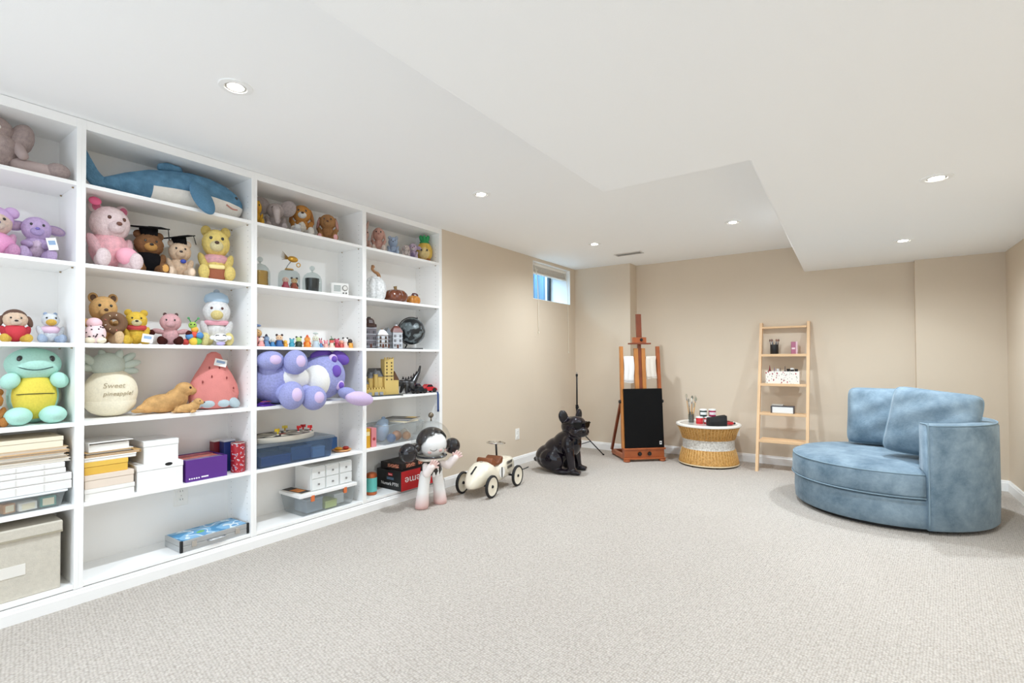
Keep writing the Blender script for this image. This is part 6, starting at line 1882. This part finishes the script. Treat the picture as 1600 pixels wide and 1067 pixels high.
tube('glass_curl', t, P('#5a1a1c', rough=0.15, coat=0.6), [(0, -0.02, 0.078), (0.01, -0.004, 0.092), (0.01, 0.014, 0.094), (0.02, 0.026, 0.084), (0.012, 0.034, 0.076)], 0.007, 8, sm=4)

# brick-built houses
def house(label, loc, rz, w, d, h, wall, roof, trim, kind):
    t = thing('toy_building', label, 'toy building', loc, rz, 'brick-built houses')
    WB_, RO, TR = P(wall, rough=0.4), P(roof, rough=0.4), P(trim, rough=0.4)
    bx('base_plate', t, P('#8a8f94', rough=0.5), -d / 2 - 0.006, d / 2 + 0.006, -w / 2 - 0.006, w / 2 + 0.006, 0, 0.006, bev=0.001)
    bx('walls', t, WB_, -d / 2, d / 2, -w / 2, w / 2, 0.006, h * 0.68, bev=0.001)
    for i in range(4):
        bx('course', t, TR, -d / 2 - 0.002, d / 2 + 0.002, -w / 2 - 0.002, w / 2 + 0.002, 0.006 + h * (0.04 + 0.19 * i), 0.010 + h * (0.04 + 0.19 * i), bev=0.0005)
    for fl in range(3):
        for s in (-0.28, 0.28):
            wn = bx('window', t, P('#26242a', rough=0.2), d / 2, d / 2 + 0.0025, s * w - 0.007, s * w + 0.007, h * (0.09 + 0.19 * fl), h * (0.09 + 0.19 * fl) + 0.022, bev=0)
            box('window_frame', wn, TR, (0.0015, 0, 0), (0.002, 0.0022, 0.022), bev=0)
    bx('door', t, P('#5a2c1c', rough=0.5), d / 2, d / 2 + 0.003, -0.008, 0.008, 0.006, 0.036, bev=0.0005)
    if kind == 'mansard':
        loft('roof', t, RO, [[(-d / 2 - 0.004, -w / 2 - 0.004, h * 0.68), (d / 2 + 0.004, -w / 2 - 0.004, h * 0.68), (d / 2 + 0.004, w / 2 + 0.004, h * 0.68), (-d / 2 - 0.004, w / 2 + 0.004, h * 0.68)],
                             [(-d * 0.36, -w * 0.36, h * 0.86), (d * 0.36, -w * 0.36, h * 0.86), (d * 0.36, w * 0.36, h * 0.86), (-d * 0.36, w * 0.36, h * 0.86)],
                             [(-d * 0.2, -w * 0.18, h * 0.95), (d * 0.2, -w * 0.18, h * 0.95), (d * 0.2, w * 0.18, h * 0.95), (-d * 0.2, w * 0.18, h * 0.95)]], smooth=False)
        bx('finial', t, TR, -0.006, 0.006, -0.008, 0.008, h * 0.95, h, bev=0.001)
    elif kind == 'tower':
        loft('roof', t, RO, [[(r * d * math.cos(R(45 * i + 22)), r * w * math.sin(R(45 * i + 22)), h * z_) for i in range(8)] for r, z_ in ((0.66, 0.68), (0.66, 0.76), (0.5, 0.80), (0.42, 0.90), (0.3, 0.95), (0.12, 0.97))], smooth=False)
        bx('chimney', t, P('#2a2422', rough=0.5), -0.01, 0.012, -0.014, 0.008, h * 0.95, h, bev=0.001)
    else:
        v = [(sx * (d / 2 + 0.004), y, z_) for sx in (-1, 1) for y, z_ in ((-w / 2 - 0.004, h * 0.68), (w / 2 + 0.004, h * 0.68), (0, h))]
        mesh('roof', t, RO, v, [(0, 1, 2), (5, 4, 3), (0, 3, 4, 1), (1, 4, 5, 2), (2, 5, 3, 0)])
    for i in range(3):
        for j in range(2):
            cyl('stud', t, P('#8a8f94', rough=0.5), (d / 2 + 0.0025, (i - 1) * 0.02, 0.0058), 0.0022, 0.002, seg=8)
    return t
house('brick-built tower house with a dark brown roof against the panel', (-0.14, 2.452, S3), -20, 0.085, 0.085, 0.245, '#6f6a72', '#3c241e', '#b9bcc4', 'tower')
house('white fronted brick-built shop in front of the tower house', (-0.065, 2.512, S3), -20, 0.075, 0.06, 0.155, '#c6cad0', '#d9dde2', '#7a5a3c', 'mansard')
house('slim dark grey brick-built house between its taller neighbours', (-0.14, 2.625, S3), -20, 0.05, 0.07, 0.172, '#5f5c60', '#7c8288', '#a7abb2', 'gable')
house('brick-built house with a red brown mansard roof beside the globe', (-0.12, 2.705, S3), -22, 0.078, 0.075, 0.198, '#c3c6cc', '#6e2f20', '#e2e4e8', 'mansard')
# globe
t = thing('desk_globe', 'black desk globe with grey continents on a dark stand', 'globe', (-0.13, 2.885, S3), -30)
gm = swirl('#16181a', ((0.50, '#5d6668'), (0.62, '#7e888a')), 'globe_print', 2.2)
ell('sphere', t, gm, (0, 0, 0.152), 0.112)
tube('meridian', t, P('#2a2a2c', rough=0.3, metal=0.7), [(0, -0.118 * math.cos(R(a)), 0.152 + 0.118 * math.sin(R(a))) for a in range(-70, 116, 8)], 0.004, 8)
tube('stem', t, P('#1c1b1c', rough=0.3, metal=0.7), [(0, -0.04, 0.042), (0, -0.055, 0.012)], 0.005, 8)
bx('base', t, P('#17161a', rough=0.4), -0.045, 0.045, -0.085, 0.085, 0, 0.012, bev=0.003)
cyl('pole_pin', t, P('#6a6a6c', rough=0.3, metal=0.8), (0, 0.046, 0.256), 0.006, 0.016, seg=10)
# castle of tan bricks
t = thing('toy_castle', 'tan brick-built castle with a square tower', 'toy building', (-0.12, 2.545, S4), -16)
TN, GY, BR = P('#d0b46c', rough=0.45), P('#5b5c60', rough=0.5), P('#6a5a3c', rough=0.5)
bx('base_plate', t, P('#3f4446', rough=0.5), -0.085, 0.09, -0.16, 0.15, 0, 0.008, bev=0.001)
bx('tower', t, TN, -0.02, 0.055, 0.01, 0.085, 0.008, 0.285, bev=0.001)
for i in range(6):
    for y in (0.028, 0.067):
        bx('arrow_slit', t, P('#3a2f1c', rough=0.6), 0.055, 0.0565, y - 0.005, y + 0.005, 0.12 + i * 0.026, 0.132 + i * 0.026, bev=0)
for i in range(4):
    bx('merlon', t, TN, 0.043, 0.055, 0.01 + i * 0.0215, 0.021 + i * 0.0215, 0.285, 0.298, bev=0.0005)
bx('tower_band', t, BR, -0.022, 0.057, 0.008, 0.087, 0.150, 0.156, bev=0.0005)
bx('great_hall', t, TN, -0.06, 0.03, -0.09, 0.01, 0.008, 0.15, bev=0.001)
mesh('hall_roof', t, GY, [(x, y, z_) for y in (-0.094, 0.008) for x, z_ in ((-0.066, 0.15), (0.036, 0.15), (-0.015, 0.215))], [(0, 1, 2), (5, 4, 3), (0, 3, 4, 1), (1, 4, 5, 2), (2, 5, 3, 0)])
for y, h_ in ((-0.10, 0.185), (-0.055, 0.215), (-0.13, 0.14)):
    lathe('turret', t, TN, [(0, 0.008), (0.017, 0.008), (0.017, h_ - 0.05), (0.02, h_ - 0.045), (0, h_ - 0.045)], (0.035, y, 0), 12)
    lathe('turret_roof', t, GY, [(0, h_ - 0.045), (0.021, h_ - 0.045), (0, h_)], (0.035, y, 0), 12)
bx('side_wing', t, TN, -0.05, 0.05, 0.085, 0.13, 0.008, 0.12, bev=0.001)
mesh('wing_roof', t, P('#5a3a24', rough=0.5), [(x, y, z_) for x in (-0.052, 0.052) for y, z_ in ((0.084, 0.12), (0.134, 0.12), (0.095, 0.19))], [(0, 1, 2), (5, 4, 3), (0, 3, 4, 1), (1, 4, 5, 2), (2, 5, 3, 0)])
bx('outer_wall', t, P('#bfa45c', rough=0.5), 0.06, 0.08, -0.155, 0.0, 0.008, 0.055, bev=0.001)
for i in range(7):
    bx('merlon', t, TN, 0.06, 0.08, -0.152 + i * 0.022, -0.141 + i * 0.022, 0.055, 0.068, bev=0.0005)
for y in (-0.12, -0.07, -0.03):
    bx('rock', t, P('#8f9296', rough=0.8), 0.072, 0.088, y - 0.014, y + 0.016, 0.008, 0.034, bev=0.005)
# black dinosaur toy
t = thing('toy_dinosaur', 'black toy dinosaur with a raised tail beside the castle', 'toy animal', (-0.11, 2.825, S4), -10)
BK = P('#121114', rough=0.3, coat=0.3)
blob('body', t, BK, [('e', (0, 0.0, 0.075), (0.04, 0.06, 0.04), (-20, 0, 0)), ('l', (0, 0.04, 0.085), (0, 0.105, 0.175), 0.032, 0.013), ('l', (0, 0.105, 0.175), (0, 0.118, 0.222), 0.013, 0.010), ('e', (0.0, -0.075, 0.088), (0.028, 0.042, 0.026), (15, 0, 0)), ('e', (0.005, -0.105, 0.098), (0.022, 0.024, 0.018)),
     ('l', (0.03, 0.02, 0.06), (0.045, 0.03, 0.012), 0.022, 0.012), ('l', (-0.03, 0.02, 0.06), (-0.045, 0.03, 0.012), 0.022, 0.012), ('l', (0.03, -0.035, 0.06), (0.045, -0.045, 0.012), 0.018, 0.012), ('l', (-0.03, -0.035, 0.06), (-0.045, -0.045, 0.012), 0.018, 0.012)], 0.006, 3)
for i in range(6):
    prism('back_plate', t, P('#1f1e22', rough=0.3), [(-0.012, 0), (0.012, 0), (0.002, 0.026)], 0.004, loc=(0, -0.05 + i * 0.026, 0.112 + 0.006 * abs(i - 1) + 0.012 * max(0, i - 3)), rot=(90, 0, 90), bev=0.001)
ell('eye', t, P('#8a2c24', rough=0.2), (0.022, -0.108, 0.106), 0.004)
# toy cars
def minicar(label, loc, rz, c, k):
    t = thing('toy_car', label, 'toy car', loc, rz, 'small toy cars')
    pr = [(-0.5, 0.10), (-0.5, 0.24), (-0.42, 0.30), (-0.25, 0.32), (-0.12, 0.46), (0.12, 0.46), (0.26, 0.31), (0.46, 0.24), (0.5, 0.16), (0.5, 0.10)]
    prism('car_body', t, P(c, rough=0.2, coat=0.6), [(x * k, z_ * k) for x, z_ in pr], 0.42 * k, rot=(90, 0, 0), bev=0.012 * k / 0.2)
    prism('windows', t, P('#14161a', rough=0.1, coat=0.6), [(x * k, z_ * k) for x, z_ in ((-0.22, 0.325), (-0.11, 0.435), (0.11, 0.435), (0.22, 0.325))], 0.425 * k, rot=(90, 0, 0))
    for x in (-0.3, 0.3):
        for s in (-1, 1):
            lathe('wheel', t, P('#151516', rough=0.5), [(0, -0.04 * k), (0.12 * k, -0.04 * k), (0.13 * k, 0), (0.12 * k, 0.04 * k), (0, 0.04 * k)], (x * k, s * 0.2 * k, 0.13 * k), 18, rot=(90, 0, 0))
    return t
minicar('bright red toy sports car at the shelf end', (-0.05, 2.990, S4), 80, '#c81c24', 0.155)
minicar('dark blue toy car behind the red one', (-0.19, 2.985, S4), 85, '#2a3058', 0.16)
minicar('black toy car between the castle and the red car', (-0.032, 2.872, S4), 85, '#141416', 0.13)
t = thing('lanyard_strap', 'dark blue strap hanging over the end of the toy car shelf', 'strap', (0.0, 3.058, S4))
loft('strap', t, P('#1f3f7c', rough=0.7), [[(x, -0.009 + dy, z_ + dz) for dy, dz in ((0, 0), (0.018, 0), (0.018, 0.0025), (0, 0.0025))] if i < 3 else [(x, -0.009, z_), (x, 0.009, z_), (x + 0.0025, 0.009, z_), (x + 0.0025, -0.009, z_)] for i, (x, z_) in enumerate(((-0.08, 0.0), (-0.03, 0.0), (0.001, 0.0), (0.0035, -0.012), (0.0045, -0.06), (0.004, -0.15)))], smooth=False)
bx('strap_end', t, P('#16305f', rough=0.6), 0.003, 0.009, -0.0095, 0.0095, -0.165, -0.148, bev=0.001)

# fifth shelf
t = thing('card_box', 'small pink card box with a red mark beside the clear bin', 'box', (-0.085, 2.425, S5), -6)
bx('carton', t, P('#dd8a90', rough=0.5), -0.04, 0.04, -0.022, 0.022, 0, 0.142)
lathe('round_mark', t, P('#a83a3c', rough=0.5), [(0, 0), (0.012, 0), (0.012, 0.0008), (0, 0.0008)], (0.04, 0.0, 0.06), 16, rot=(0, 90, 0))
t = thing('card_box', 'small yellow card box against the panel beside the pink one', 'box', (-0.085, 2.370, S5), -6)
bx('carton', t, P('#dca52c', rough=0.5), -0.04, 0.04, -0.020, 0.020, 0, 0.142)
bx('label', t, P('#efe2b0', rough=0.5), 0.040, 0.0408, -0.014, 0.014, 0.09, 0.12, bev=0)
clearbin('plastic_bin', 'clear bin of small toys on the fifth shelf of the end bookcase', (-0.135, 2.70, S5), 0.122, 0.215, 0.15, CLR, None, taper=0.9)
for i, (x, y, c, r, lb) in enumerate(((-0.06, 2.60, '#5f7ca8', 0.035, 'blue toy ball in the toy bin of the end bookcase'), (-0.10, 2.69, '#c98a5c', 0.04, 'tan toy ball in the toy bin of the end bookcase'), (-0.06, 2.76, '#d8a070', 0.034, 'orange toy ball in the toy bin of the end bookcase'), (-0.13, 2.80, '#e6dccb', 0.04, 'cream toy ball in the toy bin of the end bookcase'))):
    q = thing('toy_ball', lb, 'ball', (x, y, S5 + 0.0065))
    ell('ball', q, P(c, rough=0.4), (0, 0, r), r)
    tube('seam', q, P('#3a3a3c', rough=0.6), [(r * 1.002 * math.cos(a * math.pi / 12), 0, r + r * 1.002 * math.sin(a * math.pi / 12)) for a in range(24)], 0.0015, 5, closed=True)
t = thing('hair_clip_bag', 'pale blue plastic bag bulging at the back of the toy bin', 'bag', (-0.17, 2.60, S5 + 0.0065), 0)
blob('bag', t, P('#a9c0da', rough=0.25, coat=0.3), [('e', (0, 0, 0.09), (0.05, 0.06, 0.09)), ('e', (0.0, 0.02, 0.15), (0.03, 0.045, 0.03))], 0.009, 3)
ell('bag_knot', t, P('#8fa8c8', rough=0.3), (0, 0.015, 0.183), (0.012, 0.018, 0.012))
for i, (c1, c2, dz, rz, lb) in enumerate((('#e3d6b4', '#cfc5a8', 0.0, 6, 'cream magazine resting on the toy bin'), ('#1d2c52', '#a8242c', 0.010, 14, 'dark blue magazine with a red corner on the toy bin'), ('#22211f', '#c9a03c', 0.019, 22, 'black comic on top of the magazines in the end bookcase'))):
    t = thing('magazine', lb, 'magazine', (-0.125, 2.745 + 0.012 * i, S5 + 0.1545 + dz), rz, 'magazines on the toy bin')
    bx('pages', t, P('#e9e4d8', rough=0.7), -0.125, 0.125, -0.085, 0.085, 0, 0.006, bev=0)
    bx('cover', t, P(c1, rough=0.35, var=0.25, vs=18), -0.126, 0.126, -0.086, 0.086, 0.006, 0.008, bev=0)
    bx('cover_print', t, P(c2, rough=0.35), 0.02, 0.11, 0.01, 0.075, 0.008, 0.0085, bev=0)

# bottom shelf
t = thing('thermos_cup', 'turquoise travel cup with copper lid and base', 'cup', (-0.095, 2.437, S6), -30)
CP = P('#c06a42', rough=0.3, metal=0.7)
cyl('body', t, P('#66c0b8', rough=0.35), (0, 0, 0.024), 0.041, 0.105, seg=32)
lathe('copper_base', t, CP, [(0, 0), (0.036, 0), (0.040, 0.004), (0.041, 0.024), (0, 0.024)], seg=32)
lathe('copper_lid', t, CP, [(0, 0.129), (0.040, 0.129), (0.041, 0.142), (0.037, 0.158), (0.022, 0.166), (0, 0.168)], seg=32)
tube('handle', t, P('#66c0b8', rough=0.35), [(0.0, -0.038, 0.112), (0.0, -0.058, 0.108), (0.0, -0.062, 0.08), (0.0, -0.056, 0.05), (0.0, -0.038, 0.044)], 0.006, 8, sm=4)
t = thing('turntable_box', 'black and red carton with white lettering behind the toy figure', 'box', (-0.085, 2.822, S6), 0)
bx('carton', t, P('#151314', rough=0.45), -0.155, 0.130, -0.215, 0.205, 0, 0.152, bev=0.001)
bx('red_face', t, P('#bf1e24', rough=0.45), 0.130, 0.1315, -0.215, 0.205, 0, 0.152, bev=0)
LW = P('#f2efec', rough=0.5)
text('side_lettering', t, LW, 'Supreme', 0.085, (0.1318, -0.005, 0.076), rot=(90, 180, 90), sx=1.15)
text('front_lettering', t, LW, 'Numark PT01', 0.036, (0.0, -0.2155, 0.045), rot=(90, 0, 0))
bx('red_badge', t, P('#c0242a', rough=0.5), -0.02, 0.03, -0.2158, -0.215, 0.110, 0.130, bev=0)
text('badge_lettering', t, LW, 'Supreme', 0.011, (0.005, -0.2162, 0.120), rot=(90, 0, 0))
for i in range(2):
    bx('print_line', t, P('#6f8ba4', rough=0.5), -0.035, 0.045, -0.2156, -0.215, 0.080 + i * 0.010, 0.085 + i * 0.010, bev=0)
t = thing('game_box', 'dark board game box with orange print on the black carton', 'box', (-0.11, 2.80, S6 + 0.1525), 4)
bx('lid', t, P('#1f1614', rough=0.45), -0.12, 0.115, -0.165, 0.165, 0.004, 0.052, bev=0.002)
bx('tray', t, P('#2a201c', rough=0.5), -0.118, 0.113, -0.163, 0.163, 0, 0.006, bev=0)
for y0, y1, face in ((-0.12, -0.02, 'x'), (0.02, 0.13, 'x')):
    bx('title_print', t, swirl('#1f1614', ((0.46, '#d8765a'), (0.58, '#e8b090')), 'title_print', 130), 0.115, 0.1158, y0, y1, 0.014, 0.042, bev=0)
bx('title_print', t, swirl('#1f1614', ((0.46, '#d8765a'), (0.58, '#e8b090')), 'title_print', 130), -0.04, 0.08, -0.1658, -0.165, 0.014, 0.042, bev=0)
